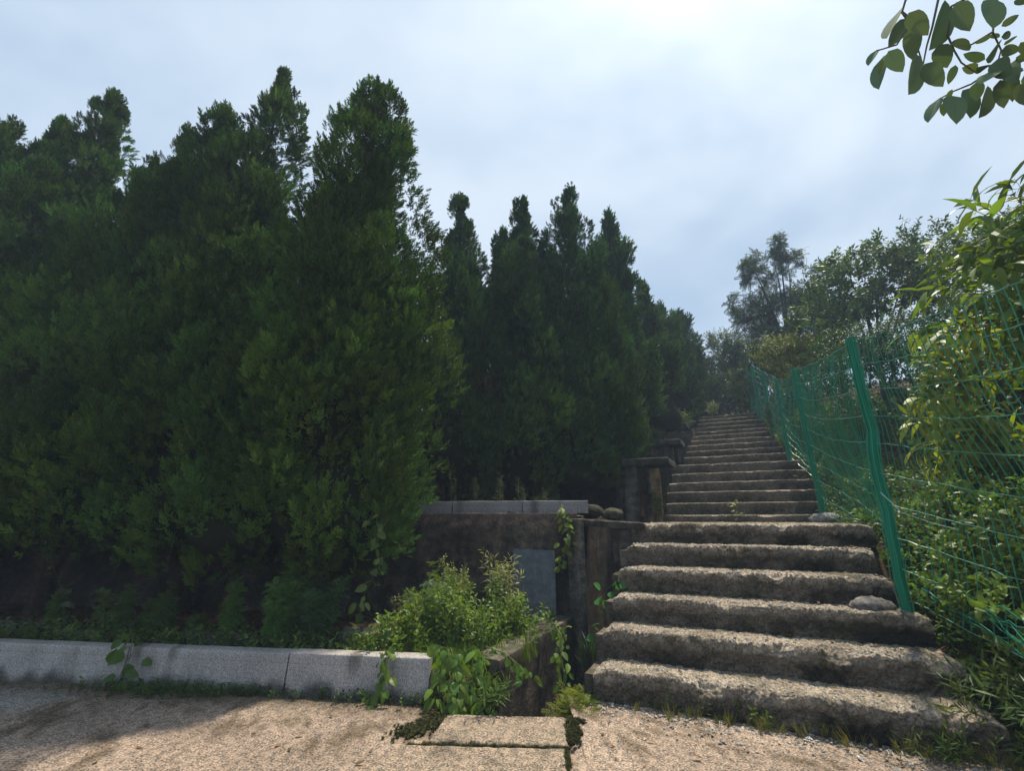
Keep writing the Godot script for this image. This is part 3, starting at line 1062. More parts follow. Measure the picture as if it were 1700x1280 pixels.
# ---------------------------------------------------------------- cypresses
# spires: [dx, dz, foot y, apex y, radius]
func cypress(label: String, base: Vector3, spires: Array, tone: Color, seed_at: int, density := 9.0, plume := "plume", scale := 1.0, group := "cypresses on the terraces") -> Node3D:
	rng.seed = seed_at
	var o := thing("cypress", label, "tree", base, group)
	var tb := Buf.new()
	var main: Array = spires[0]
	var tall: float = main[3] - base.y
	tb.tube([Vector3(0, -0.15, 0), Vector3(0.02, tall * 0.3, 0.02), Vector3(main[0] * 0.6, tall * 0.6, main[1] * 0.6), Vector3(main[0], tall * 0.93, main[1])], 0.13, 0.015, 8, Color(0.09, 0.065, 0.045))
	put("trunk", tb.mesh(M.bark), o)
	for k in range(1, spires.size()):
		var sp: Array = spires[k]
		var lb := Buf.new()
		var y0: float = sp[2] - base.y
		var y1: float = sp[3] - base.y
		lb.tube([Vector3(0, maxf(0.1, y0 * 0.4), 0), Vector3(sp[0] * 0.7, lerpf(y0, y1, 0.25), sp[1] * 0.7), Vector3(sp[0], lerpf(y0, y1, 0.85), sp[1])], 0.06, 0.012, 6, Color(0.085, 0.06, 0.042))
		put("limb", lb.mesh(M.bark), o)
	var xs := [[], [], [], [], [], []]
	var cs := [[], [], [], [], [], []]
	var P := []
	for sp in spires:
		var y0: float = sp[2] - base.y
		var y1: float = sp[3] - base.y
		var R: float = sp[4]
		var ln := y1 - y0
		var n := int(PI * R * ln * density * 0.62 / (scale * scale))
		var crest := int(ln * 0.5 / (0.075 * scale))
		for i in n + crest:
			var t := 0.0
			var prof := 0.0
			while true:
				t = rng.randf()
				prof = spire_profile(t)
				if rng.randf() < prof * 0.8 + 0.2: break
			# the leader and the upper third are closely set all the way to the tip
			if i >= n:
				t = 0.52 + 0.48 * (i - n + 0.5) / crest
				prof = spire_profile(t)
			var a := rd(0, TAU)
			var wob := 1.0 + 0.22 * n1.get_noise_3d(cos(a) * 2.0 + sp[0] * 3.0, (y0 + t * ln) * 0.9, sin(a) * 2.0 + sp[1] * 3.0 + seed_at)
			var rr := R * prof * wob * (rd(0.70, 1.08) if rng.randf() < 0.8 else rd(0.25, 0.70))
			if i >= n: rr = R * prof * rd(0.0, 0.5) * (1.0 - smoothstep(0.85, 1.0, t) * 0.7)
			var cen := Vector3(sp[0] + cos(a) * rr, y0 + t * ln, sp[1] + sin(a) * rr)
			var out := Vector3(cos(a), 0.15, sin(a))
			var cr: float = (0.11 + 0.22 * prof * minf(R, 1.2)) * rd(0.75, 1.4)
			if i >= n and t > 0.8: cr *= lerpf(1.0, 0.25, (t - 0.8) * 5.0)
			var ct := vary(tone, 0.42, 0.14)
			# lower, older boughs go yellowish; a few are half bare and brown
			ct = ct.lerp(Color(ct.r * 1.5, ct.g * 1.12, ct.b * 0.6), smoothstep(0.55, 0.1, t) * rng.randf() * 0.8)
			if rng.randf() < 0.005: ct = Color(ct.g * 0.75, ct.g * 0.6, ct.b * 0.8)
			var tufts := int(rd(66, 88) * (0.6 + 0.4 * prof) * (1.0 if plume == "plume" else 0.62))
			for j in tufts:
				var d := (rdir() + out * 0.75 + Vector3.UP * 0.35).normalized()
				var p := cen + Vector3(d.x, d.y * 1.55, d.z) * cr * rd(0.55, 1.08)
				var up := (out * rd(0.2, 0.7) + d * 0.7 + Vector3.UP * rd(0.7, 1.3) + rdir() * 0.25)
				var z := rng.randi() % 6
				var sz := scale * rd(0.65, 1.2) * lerpf(0.72, 1.0, prof)
				if t > 0.86:
					if rng.randf() < 0.45: up = Vector3.UP + rdir() * 0.4; sz *= 1.45
					else: up += Vector3.UP * 0.7; sz *= 0.85
				xs[z].append(Transform3D(aim(up, rd(0, TAU), sz), p))
				cs[z].append(vary(ct, 0.34, 0.10))
		# the twiggy inside
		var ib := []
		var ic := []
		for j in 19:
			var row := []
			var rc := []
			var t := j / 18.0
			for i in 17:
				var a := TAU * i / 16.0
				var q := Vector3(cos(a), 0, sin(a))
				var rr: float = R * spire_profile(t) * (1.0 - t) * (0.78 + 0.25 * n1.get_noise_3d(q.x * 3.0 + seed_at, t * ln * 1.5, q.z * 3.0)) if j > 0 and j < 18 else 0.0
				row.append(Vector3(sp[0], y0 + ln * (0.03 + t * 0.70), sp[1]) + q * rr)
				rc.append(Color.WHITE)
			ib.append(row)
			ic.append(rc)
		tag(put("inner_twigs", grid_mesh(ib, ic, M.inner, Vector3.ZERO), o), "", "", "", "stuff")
	for z in 6:
		if xs[z].size():
			scatter("crown", M["%s%d" % [plume, z]], xs[z], cs[z], o)
	return o

func spire_profile(t: float) -> float:
	return pow(1.0 - t, 0.57) * smoothstep(-0.12, 0.20, t) * 1.04 * (1.0 - 0.22 * smoothstep(0.8, 1.0, t))

func build_cypresses() -> void:
	var deep := Color(0.076, 0.160, 0.032)
	var blue := Color(0.060, 0.138, 0.046)
	# first terrace, by the path
	cypress("big cypress with a ragged forked top, overhanging the kerb nearest the retaining wall", Vector3(-2.0, 0.18, -5.3), [
		[0.10, 0.0, 1.9, 7.2, 0.92], [0.20, 0.0, 1.9, 6.0, 0.66], [0.28, 0.1, 0.8, 4.4, 0.62], [0.02, 0.25, 0.75, 4.4, 0.86], [-0.75, 0.3, 0.75, 3.5, 0.80], [-0.1, 0.3, 1.8, 5.3, 0.72], [0.38, 0.15, 0.65, 2.7, 0.50]], deep, 101, 10.0)
	cypress("tallest cypress of the first terrace with one broad sloping shoulder", Vector3(-3.9, 0.2, -6.0), [
		[0.15, 0.0, 2.4, 8.2, 0.82], [-0.55, 0.1, 2.6, 7.3, 0.95], [0.3, 0.4, 1.0, 5.9, 1.1], [-1.0, 0.4, 0.9, 6.0, 1.05], [0.5, 0.7, 0.8, 4.7, 0.95], [-0.5, 0.7, 1.0, 3.8, 0.90]], deep, 102, 9.0)
	cypress("thin-topped cypress with a small pointed tip between two taller crowns", Vector3(-5.7, 0.2, -6.7), [
		[0.05, 0.0, 3.0, 7.6, 0.62], [0.55, 0.1, 3.0, 7.0, 0.55], [0.0, 0.6, 1.0, 6.2, 1.1]], deep, 103, 8.0)
	cypress("wide cypress with a high loose top and gaps near its crown", Vector3(-7.0, 0.2, -6.4), [
		[0.15, 0.0, 2.5, 8.25, 0.66], [-0.45, 0.1, 2.5, 7.6, 0.75], [-1.0, 0.3, 2.0, 7.2, 0.8], [0.2, 0.6, 0.8, 6.2, 1.15]], deep, 104, 7.5)
	cypress("low rounded cypress with yellowish skirts in front of the gappy crown", Vector3(-5.4, 0.2, -5.85), [
		[0.0, 0.0, 1.0, 5.2, 1.05], [-0.8, 0.1, 1.0, 4.5, 0.9], [0.8, 0.1, 1.0, 4.0, 0.85]], Color(0.068, 0.135, 0.034), 105, 9.0)
	cypress("cypress at the picture edge with a lone wispy tip", Vector3(-8.6, 0.2, -6.3), [
		[0.25, 0.0, 2.0, 7.2, 0.6], [-0.6, 0.2, 1.0, 6.6, 1.0], [0.4, 0.6, 0.6, 5.6, 1.1]], deep, 106, 7.0)
	cypress("dark cypress half out of the picture behind the first kerb block", Vector3(-7.0, 0.2, -5.7), [
		[0.0, 0.0, 0.8, 4.7, 1.0], [-1.0, 0.0, 1.0, 5.3, 1.0]], Color(0.056, 0.118, 0.034), 107, 8.0)
	# second terrace, behind the pale coping
	cypress("slender cypress with a small crown standing clear of the big one", Vector3(-1.0, 1.3, -8.0), [
		[0.0, 0.0, 2.0, 7.25, 0.80], [0.0, 0.3, 1.6, 5.9, 1.15]], blue, 111, 9.0)
	cypress("cypress with a blunt sloping crown next to the slender one", Vector3(0.2, 1.3, -8.5), [
		[0.05, 0.0, 2.0, 7.75, 0.68], [-0.38, 0.1, 2.0, 6.9, 0.72], [0.0, 0.5, 1.6, 6.3, 1.1]], blue, 112, 9.0)
	cypress("broad cypress with a dark domed top, tallest above the pale coping", Vector3(1.2, 1.3, -8.8), [
		[0.0, 0.0, 2.2, 8.15, 1.05], [0.38, 0.2, 2.1, 6.3, 0.78], [-0.5, 0.3, 2.0, 6.4, 0.95], [0.48, 0.35, 1.9, 3.9, 0.48], [-0.2, 0.5, 1.6, 4.4, 0.9]], blue, 113, 9.5)
	cypress("narrow cypress with a curved top behind the broad domed one", Vector3(2.5, 2.5, -10.5), [
		[-0.02, 0.0, 3.0, 8.7, 0.72], [0.15, 0.1, 3.0, 7.4, 0.58]], blue, 114, 6.5, "plume_far", 1.25)
	# terraces higher up, beside the stairs
	var far := [[3.75, -12.3, 3.3, 7.55, 0.78, "third"], [4.75, -14.0, 4.0, 7.6, 0.82, "fourth"], [6.05, -16.0, 4.4, 8.35, 0.9, "fifth"], [7.2, -18.0, 4.6, 7.7, 0.85, "sixth"], [8.2, -20.0, 4.8, 7.1, 0.85, "last"]]
	for i in far.size():
		var f: Array = far[i]
		cypress("columnar cypress beside the upper steps, %s up the hill in the receding row" % f[5], Vector3(f[0], f[2], f[1]), [[0.0, 0.0, f[2] + 0.2, f[3], f[4]], [0.25, 0.3, f[2] + 0.1, f[2] + 2.6, f[4] * 0.8]], blue, 120 + i, 4.2, "plume_far", 1.6)
	for q in [[-3.2, -9.2, 7.3], [-5.6, -9.6, 8.0], [-8.4, -9.8, 8.2]]:
		cypress(["cypress filling the gap behind the big forked one", "cypress seen in slivers behind the broad-shouldered one", "cypress closing the row behind the gappy crown"][[-3.2, -5.6, -8.4].find(q[0])], Vector3(q[0], 1.3, q[1]), [[0.0, 0.0, 1.6, q[2], 1.5]], blue, 140 + int(q[0]), 4.0, "plume_far", 1.5)

# ---------------------------------------------------------------- broad-leaved trees and shrubs
# blobs: [dx, y, dz, rx, ry, rz]; the crown hangs in them, gaps are left between
func bush(called: String, label: String, category: String, base: Vector3, blobs: Array, kind: String, n: int, tone: Color, size: float, seed_at: int, group := "", spread := 0.25, shell := 0.55, woody := true) -> Node3D:
	rng.seed = seed_at
	var o := thing(called, label, category, base, group)
	if woody:
		var big := 0.0
		for bl in blobs: big = maxf(big, bl[1])
		var tb := Buf.new()
		tb.tube([Vector3(0, -0.2, 0), Vector3(0.03, big * 0.35, 0.02), Vector3(-0.02, big * 0.6, 0.04)], 0.018 * big + 0.01, 0.008 * big + 0.004, 6, Color(0.075, 0.06, 0.045))
		put("trunk" if category == "tree" else "stem", tb.mesh(M.bark), o)
		for bl in blobs:
			var lb := Buf.new()
			var e := Vector3(bl[0], bl[1] + bl[4] * 0.4, bl[2])
			var mid := Vector3(bl[0] * 0.35, minf(big * 0.5, bl[1] * 0.7), bl[2] * 0.35)
			lb.tube([Vector3(0, minf(big * 0.3, bl[1] * 0.4), 0), mid, e.lerp(mid, 0.4) + Vector3(0.05, 0.06, 0), e], 0.009 * big + 0.004, 0.004, 5, Color(0.075, 0.06, 0.045))
			put("branch", lb.mesh(M.bark), o)
	var xs := [[], [], [], []]
	var cs := [[], [], [], []]
	var vol := 0.0
	for bl in blobs: vol += bl[3] * bl[4] + bl[4] * bl[5] + bl[3] * bl[5]
	for bl in blobs:
		var cnt := int(n * (bl[3] * bl[4] + bl[4] * bl[5] + bl[3] * bl[5]) / vol)
		var i := 0
		while i < cnt:
			# little sprays of several twigs sit together, with holes between
			var d := rdir()
			if d.y < -0.3 and rng.randf() < 0.5: d.y = -d.y
			var cen := Vector3(bl[0], bl[1], bl[2]) + Vector3(d.x * bl[3], d.y * bl[4], d.z * bl[5]) * pow(rd(shell * shell, 1.0), 0.5)
			var ct := vary(tone, spread, 0.14)
			var m := rng.randi_range(3, 8)
			for j in m:
				var p := cen + rdir() * rd(0.0, 0.55) * minf(bl[3], 0.8) * 0.55
				var up := d * 0.7 + rdir() * 0.7 + Vector3.UP * 0.45
				var z := rng.randi() % 4
				xs[z].append(Transform3D(aim(up, rd(0, TAU), size * rd(0.7, 1.3)), p))
				cs[z].append(vary(ct, 0.15, 0.06))
				i += 1
	for z in 4:
		if xs[z].size(): scatter("foliage" if category != "tree" else "crown", M["%s%d" % [kind, z]], xs[z], cs[z], o)
	return o

func build_trees() -> void:
	var dk := Color(0.08, 0.14, 0.05)
	# feathery tree at the head of the stairs: loose sprays on thin forking limbs
	bush("feathery_tree", "tall feathery-leaved tree with separate tufts of leaf against the sky", "tree", Vector3(10.05, 4.6, -16.0), [
		[-0.75, 5.0, 0, 0.5, 0.85, 0.5], [-0.1, 6.1, 0.1, 0.36, 0.32, 0.4], [-0.95, 6.0, 0, 0.34, 0.42, 0.4], [0.5, 5.9, 0, 0.55, 0.42, 0.5], [0.2, 6.7, 0, 0.38, 0.34, 0.4], [-1.45, 4.3, 0, 0.5, 0.45, 0.5], [-0.9, 3.6, 0.2, 0.9, 0.5, 0.7], [0.3, 4.3, 0, 0.9, 0.8, 0.8], [-1.2, 2.9, 0.2, 0.6, 0.5, 0.6], [1.0, 3.6, 0.2, 0.9, 0.8, 0.8], [0.0, 2.8, 0.4, 0.9, 0.6, 0.8]],
		"feather", 950, Color(0.050, 0.088, 0.042), 1.05, 201, "trees on the bank", 0.2, 0.2)
	bush("feathery_tree", "thin feathery-leaved sapling holding one tuft of leaf above the bushes", "tree", Vector3(12.0, 4.6, -16.4), [
		[0.1, 5.95, 0, 0.42, 0.36, 0.4], [-0.3, 4.6, 0, 0.8, 0.45, 0.7], [0.2, 3.8, 0, 0.9, 0.8, 0.8]], "feather", 330, Color(0.046, 0.08, 0.042), 1.0, 202, "trees on the bank", 0.2, 0.2)
	# round-leaved trees behind the fence
	bush("broadleaf_tree", "dark broad-leaved tree with lacy outline above the second and third posts", "tree", Vector3(9.0, 3.6, -11.0), [
		[0.5, 3.85, 0, 1.1, 0.75, 1.0], [-0.7, 3.2, 0.2, 0.9, 0.8, 0.9], [1.6, 4.3, 0.1, 0.9, 0.55, 0.9], [2.1, 3.5, 0, 1.1, 0.8, 0.9], [0.6, 2.8, 0.4, 1.2, 0.7, 1.0], [-1.2, 2.3, 0.2, 0.8, 0.6, 0.8]], "broad", 1500, dk, 1.15, 203, "trees on the bank", 0.3, 0.35)
	bush("broadleaf_tree", "dark broad-leaved tree rising behind the long-leaved peach shrub", "tree", Vector3(10.9, 3.4, -9.3), [
		[-0.6, 3.2, 0, 1.0, 0.7, 0.9], [0.6, 3.6, 0.2, 1.1, 0.8, 1.0], [1.8, 4.2, 0, 1.2, 0.8, 1.0], [0.2, 2.3, 0.4, 1.5, 0.9, 1.0], [2.4, 3.0, 0.3, 1.3, 1.0, 1.0]], "broad", 1500, dk, 1.15, 204, "trees on the bank", 0.3, 0.35)
	# shrubs along the fence, from the head of the stairs down
	var sh := [
		[Vector3(8.2, 4.5, -18.0), [[0, 1.1, 0, 1.3, 1.4, 0.9], [0.9, 2.3, 0, 1.2, 1.2, 0.8], [-1.1, 1.0, 0.2, 0.9, 1.2, 0.6], [-0.6, 2.7, 0, 0.8, 0.7, 0.5], [0.3, 3.4, 0, 0.8, 0.7, 0.5], [1.2, 3.0, 0, 0.9, 0.8, 0.6]], "small", 3400, Color(0.09, 0.15, 0.05), 1.6, "pale green bushy shrub closing the head of the stairs"],
		[Vector3(8.9, 4.6, -17.2), [[-1.6, 0.5, 0, 1.0, 0.7, 0.6], [0.2, 0.6, 0, 1.0, 0.8, 0.6], [-0.6, 1.2, 0, 1.0, 0.8, 0.6]], "small", 1500, Color(0.075, 0.13, 0.045), 1.5, "low dense shrub where the steps end under the feathery tree"],
		[Vector3(9.4, 4.6, -15.6), [[-0.6, 1.4, 0, 0.9, 1.2, 0.9], [0.4, 1.8, 0, 1.1, 0.9, 0.9], [-1.3, 0.9, 0, 0.6, 0.9, 0.6]], "small", 1300, Color(0.08, 0.14, 0.045), 1.5, "dense green shrub below the feathery tree"],
		[Vector3(8.2, 4.3, -13.4), [[0, 1.0, 0, 0.8, 1.0, 0.8], [-0.5, 1.6, 0, 0.6, 0.5, 0.6]], "broad", 420, Color(0.032, 0.06, 0.028), 1.0, "shadowy shrub beside the top of the fence"],
		[Vector3(7.2, 3.5, -10.9), [[0, 1.1, 0, 0.9, 0.85, 0.8], [-0.5, 1.6, 0, 0.7, 0.4, 0.6], [0.6, 1.7, 0, 0.7, 0.35, 0.6]], "small", 1300, Color(0.16, 0.20, 0.045), 1.3, "yellowish flowering shrub behind the second green post"],
		[Vector3(6.6, 2.8, -8.5), [[0, 1.0, 0, 0.9, 1.0, 0.8], [0.9, 1.3, 0, 0.8, 0.9, 0.8]], "small", 1300, Color(0.05, 0.11, 0.038), 1.2, "dark green shrub behind the fence between the first and second posts"],
		[Vector3(7.8, 2.7, -7.6), [[0, 1.1, 0, 1.1, 1.2, 0.9], [1.2, 1.5, 0.2, 1.1, 1.1, 0.9]], "broad", 800, Color(0.05, 0.105, 0.036), 1.0, "tall dark shrub at mid height behind the fence"],
		[Vector3(6.0, 1.8, -6.0), [[0, 0.7, 0, 0.8, 0.8, 0.7], [0.9, 1.2, 0, 0.9, 1.0, 0.8], [1.7, 1.6, 0, 0.9, 1.2, 0.8]], "broad", 800, Color(0.05, 0.105, 0.034), 0.95, "shaded shrub behind the thick green post"],
		[Vector3(7.0, 1.8, -5.0), [[0, 0.9, 0, 0.9, 1.0, 0.8], [0.9, 1.7, 0, 1.0, 1.2, 0.8]], "broad", 700, Color(0.055, 0.11, 0.034), 0.95, "dark shrub low behind the peach shrub"],
		[Vector3(9.5, 2.6, -6.5), [[0, 1.8, 0, 1.4, 1.8, 1.0], [1.5, 2.2, 0, 1.4, 1.9, 1.0]], "broad", 900, Color(0.045, 0.09, 0.033), 1.2, "tall shaded shrub at the picture edge behind the fence"]]
	for i in sh.size():
		var e: Array = sh[i]
		bush("shrub", e[6], "shrub", e[0], e[1], e[2], e[3], e[4], e[5], 220 + i, "shrubs on the bank", 0.3, 0.35)
	# bright low growth under the fence
	var low := [
		[Vector3(4.2, 1.0, -4.3), [[0, 0.25, 0, 0.45, 0.35, 0.45], [0.6, 0.45, -0.3, 0.5, 0.45, 0.5]], "herb", 380, Color(0.12, 0.20, 0.035), 1.1, "bright leafy bush at the foot of the thick green post"],
		[Vector3(4.8, 1.1, -3.7), [[0, 0.3, 0, 0.5, 0.45, 0.5], [0.5, 0.7, 0, 0.5, 0.5, 0.5]], "broad", 230, Color(0.20, 0.26, 0.025), 1.05, "yellow-green broad-leaved bush behind the near fence panel"],
		[at_sw(0.95, 2.72, 0.75), [[0, 0.15, 0, 0.45, 0.3, 0.5], [0.4, 0.35, 0.1, 0.4, 0.35, 0.4]], "herb", 380, Color(0.11, 0.18, 0.035), 1.0, "green weedy bush beside the third step"],
		[at_sw(0.40, 2.62, 0.42), [[0, 0.15, 0, 0.35, 0.3, 0.45], [0.3, 0.3, 0, 0.35, 0.35, 0.4]], "herb", 380, Color(0.11, 0.18, 0.035), 0.95, "green weedy bush beside the second step under the slack wires"],
		[at_sw(-0.08, 2.42, 0.05), [[0, 0.12, 0, 0.3, 0.25, 0.4]], "slim", 150, Color(0.085, 0.13, 0.04), 0.9, "narrow-leaved weeds at the end of the bottom step"],
		[Vector3(5.2, 1.3, -6.6), [[0, 0.2, 0, 0.5, 0.3, 0.5], [-0.4, 0.2, 0.3, 0.35, 0.25, 0.35]], "herb", 330, Color(0.09, 0.15, 0.035), 1.0, "pale green weeds beside the rounded rock"],
		[Vector3(5.7, 2.1, -8.2), [[0, 0.4, 0, 0.25, 0.5, 0.3]], "slim", 90, Color(0.12, 0.15, 0.03), 1.1, "yellowish narrow-leaved weed growing through the fence by the third post"],
		[Vector3(4.4, 0.6, -2.6), [[0, 0.6, 0, 0.5, 0.6, 0.5]], "broad", 210, Color(0.12, 0.20, 0.03), 0.9, "leafy bush at the picture edge under the peach shrub"]]
	for i in low.size():
		var e: Array = low[i]
		bush("leafy_bush", e[6], "bush", e[0], e[1], e[2], e[3], e[4], e[5], 250 + i, "low bushes on the bank", 0.32, 0.3, false)
	# creeping growth over the bank
	rng.seed = 300
	var xs := [[], [], [], []]
	var cs := [[], [], [], []]
	for i in 5200:
		var s := rd(-0.6, 11.0)
		var w := 2.3 + 4.0 * pow(rng.randf(), 1.6)
		if s > 4.4: w -= 0.12
		var p := at_sw(s, w, 0)
		p.y = height(p.x, p.z)
		var z := rng.randi() % 4
		xs[z].append(Transform3D(aim(Vector3(rd(-.8, .8), 1, rd(-.8, .8)), rd(0, TAU), rd(0.6, 1.3)), p))
		cs[z].append(vary(Color(0.075, 0.14, 0.032), 0.45, 0.18))
	var gc := Node3D.new()
	gc.name = "undergrowth"
	add_child(gc)
	tag(gc, "low leafy undergrowth covering the bank behind the fence", "undergrowth", "", "stuff")
	for z in 4: scatter("foliage", M["herb%d" % z], xs[z], cs[z], gc)

# ---------------------------------------------------------------- plants made leaf by leaf
const HANG := [
[Vector3(1.794,3.473,-1.773),Vector3(1.726,3.373,-1.769),0.032],
[Vector3(1.781,3.387,-1.736),Vector3(1.686,3.191,-1.726),0.051],
[Vector3(1.699,3.280,-1.665),Vector3(1.709,3.243,-1.708),0.019],
[Vector3(2.035,3.822,-1.836),Vector3(1.884,3.594,-1.803),0.039],
[Vector3(1.993,3.675,-1.767),Vector3(1.891,3.534,-1.794),0.075],
[Vector3(1.629,3.201,-1.561),Vector3(1.666,3.092,-1.564),0.087],
[Vector3(1.818,3.486,-1.606),Vector3(1.876,3.354,-1.608),0.098],
[Vector3(1.874,3.469,-1.661),Vector3(1.874,3.324,-1.696),0.095],
[Vector3(1.877,3.289,-1.662),Vector3(1.740,3.039,-1.625),0.068],
[Vector3(2.127,3.664,-1.694),Vector3(1.988,3.375,-1.669),0.068],
[Vector3(1.962,3.353,-1.652),Vector3(2.021,3.266,-1.696),0.098],
[Vector3(1.844,3.210,-1.628),Vector3(1.882,3.073,-1.619),0.095],
[Vector3(2.136,3.357,-1.756),Vector3(2.128,3.293,-1.803),0.048],
[Vector3(2.044,3.540,-1.598),Vector3(2.061,3.372,-1.600),0.108],
[Vector3(2.275,3.626,-1.639),Vector3(2.183,3.395,-1.601),0.081],
[Vector3(2.266,3.448,-1.640),Vector3(2.317,3.468,-1.598),0.044],
[Vector3(2.501,3.736,-1.729),Vector3(2.516,3.679,-1.699),0.032],
[Vector3(2.192,3.420,-1.716),Vector3(2.060,3.398,-1.672),0.040],
[Vector3(2.145,3.335,-1.594),Vector3(2.109,3.333,-1.634),0.029],
[Vector3(2.427,3.614,-1.802),Vector3(2.495,3.623,-1.830),0.027],
[Vector3(2.151,3.291,-1.570),Vector3(2.223,3.324,-1.576),0.038],
[Vector3(2.293,3.388,-1.665),Vector3(2.380,3.427,-1.684),0.028],
[Vector3(2.213,3.320,-1.698),Vector3(2.134,3.367,-1.709),0.055],
[Vector3(2.218,3.314,-1.742),Vector3(2.141,3.311,-1.733),0.061],
[Vector3(2.176,3.243,-1.676),Vector3(2.084,3.183,-1.636),0.024],
[Vector3(2.235,3.343,-1.649),Vector3(2.103,3.208,-1.606),0.030],
[Vector3(2.170,3.250,-1.600),Vector3(2.183,3.195,-1.551),0.061],
[Vector3(2.297,3.277,-1.652),Vector3(2.390,3.305,-1.686),0.054],
[Vector3(2.136,3.200,-1.599),Vector3(2.074,3.050,-1.553),0.070],
[Vector3(2.217,3.137,-1.587),Vector3(2.114,3.093,-1.580),0.032],
[Vector3(1.945,3.079,-1.640),Vector3(1.942,3.057,-1.669),0.023],
[Vector3(1.833,2.990,-1.607),Vector3(1.745,2.869,-1.600),0.041],
[Vector3(2.028,3.137,-1.760),Vector3(2.056,3.095,-1.804),0.040],
[Vector3(1.885,3.001,-1.601),Vector3(1.824,2.816,-1.552),0.068],
[Vector3(2.238,3.281,-1.815),Vector3(2.167,3.076,-1.785),0.067],
[Vector3(2.171,3.218,-1.725),Vector3(2.187,3.143,-1.760),0.070],
[Vector3(2.268,3.217,-1.758),Vector3(2.166,3.032,-1.731),0.045],
[Vector3(2.113,3.082,-1.596),Vector3(2.144,2.974,-1.641),0.074],
[Vector3(2.284,3.177,-1.668),Vector3(2.283,3.087,-1.713),0.039],
[Vector3(2.243,3.108,-1.639),Vector3(2.260,3.007,-1.656),0.066],
[Vector3(2.099,3.121,-1.593),Vector3(1.966,3.024,-1.545),0.027],
[Vector3(2.321,3.295,-1.698),Vector3(2.243,3.137,-1.649),0.064],
[Vector3(2.487,3.496,-1.753),Vector3(2.575,3.467,-1.796),0.062],
[Vector3(2.334,3.201,-1.672),Vector3(2.422,3.179,-1.719),0.063],
]
const TWIGS := [
[Vector3(2.284,3.744,-1.700),Vector3(2.142,3.659,-1.700),Vector3(2.078,3.467,-1.700),Vector3(2.085,3.375,-1.700),Vector3(2.099,3.303,-1.700),Vector3(2.153,3.240,-1.700)],
[Vector3(2.005,3.758,-1.700),Vector3(1.929,3.701,-1.700),Vector3(1.895,3.624,-1.700),Vector3(1.915,3.596,-1.700),Vector3(1.918,3.521,-1.700),Vector3(1.916,3.297,-1.700)],
[Vector3(2.496,3.375,-1.700),Vector3(2.410,3.323,-1.700),Vector3(2.244,3.265,-1.700),Vector3(2.112,3.177,-1.700),Vector3(2.018,3.134,-1.700),Vector3(1.944,3.091,-1.700)],
[Vector3(2.429,3.773,-1.700),Vector3(2.377,3.701,-1.700),Vector3(2.299,3.494,-1.700),Vector3(2.307,3.381,-1.700),Vector3(2.251,3.271,-1.700)],
[Vector3(2.106,3.744,-1.700),Vector3(2.015,3.521,-1.700),Vector3(1.962,3.407,-1.700),Vector3(1.909,3.271,-1.700)],
[Vector3(1.895,3.624,-1.700),Vector3(1.914,3.548,-1.700),Vector3(1.823,3.414,-1.700),Vector3(1.718,3.375,-1.700)],
[Vector3(2.299,3.494,-1.700),Vector3(2.175,3.414,-1.700),Vector3(2.288,3.474,-1.700)],
]

func blade(length: float, width: float, droop: float, fold: float, m: Material, tone: Color, segs := 5) -> ArrayMesh:
	var b := Buf.new()
	b.leaf(Vector3.ZERO, Vector3.UP, Vector3.BACK, length, width, droop, fold, tone, segs)
	# midrib
	b.tri(Vector3(-0.012 * width, 0, 0.004 * length), Vector3(0.012 * width, 0, 0.004 * length), Vector3(0, length * 0.7, 0.004 * length - droop * length * 0.49), tone * 1.3)
	return b.mesh(m)

func add_leaf(parent: Node3D, mesh: Mesh, p: Vector3, along: Vector3, face_to: Vector3, s := 1.0) -> void:
	var o := MeshInstance3D.new()
	o.name = "leaf"
	o.mesh = mesh
	var y := along.normalized()
	var x := y.cross(face_to).normalized()
	var z := x.cross(y).normalized()
	o.transform = Transform3D(Basis(x, y, z).scaled(Vector3.ONE * s), p)
	parent.add_child(o, true)

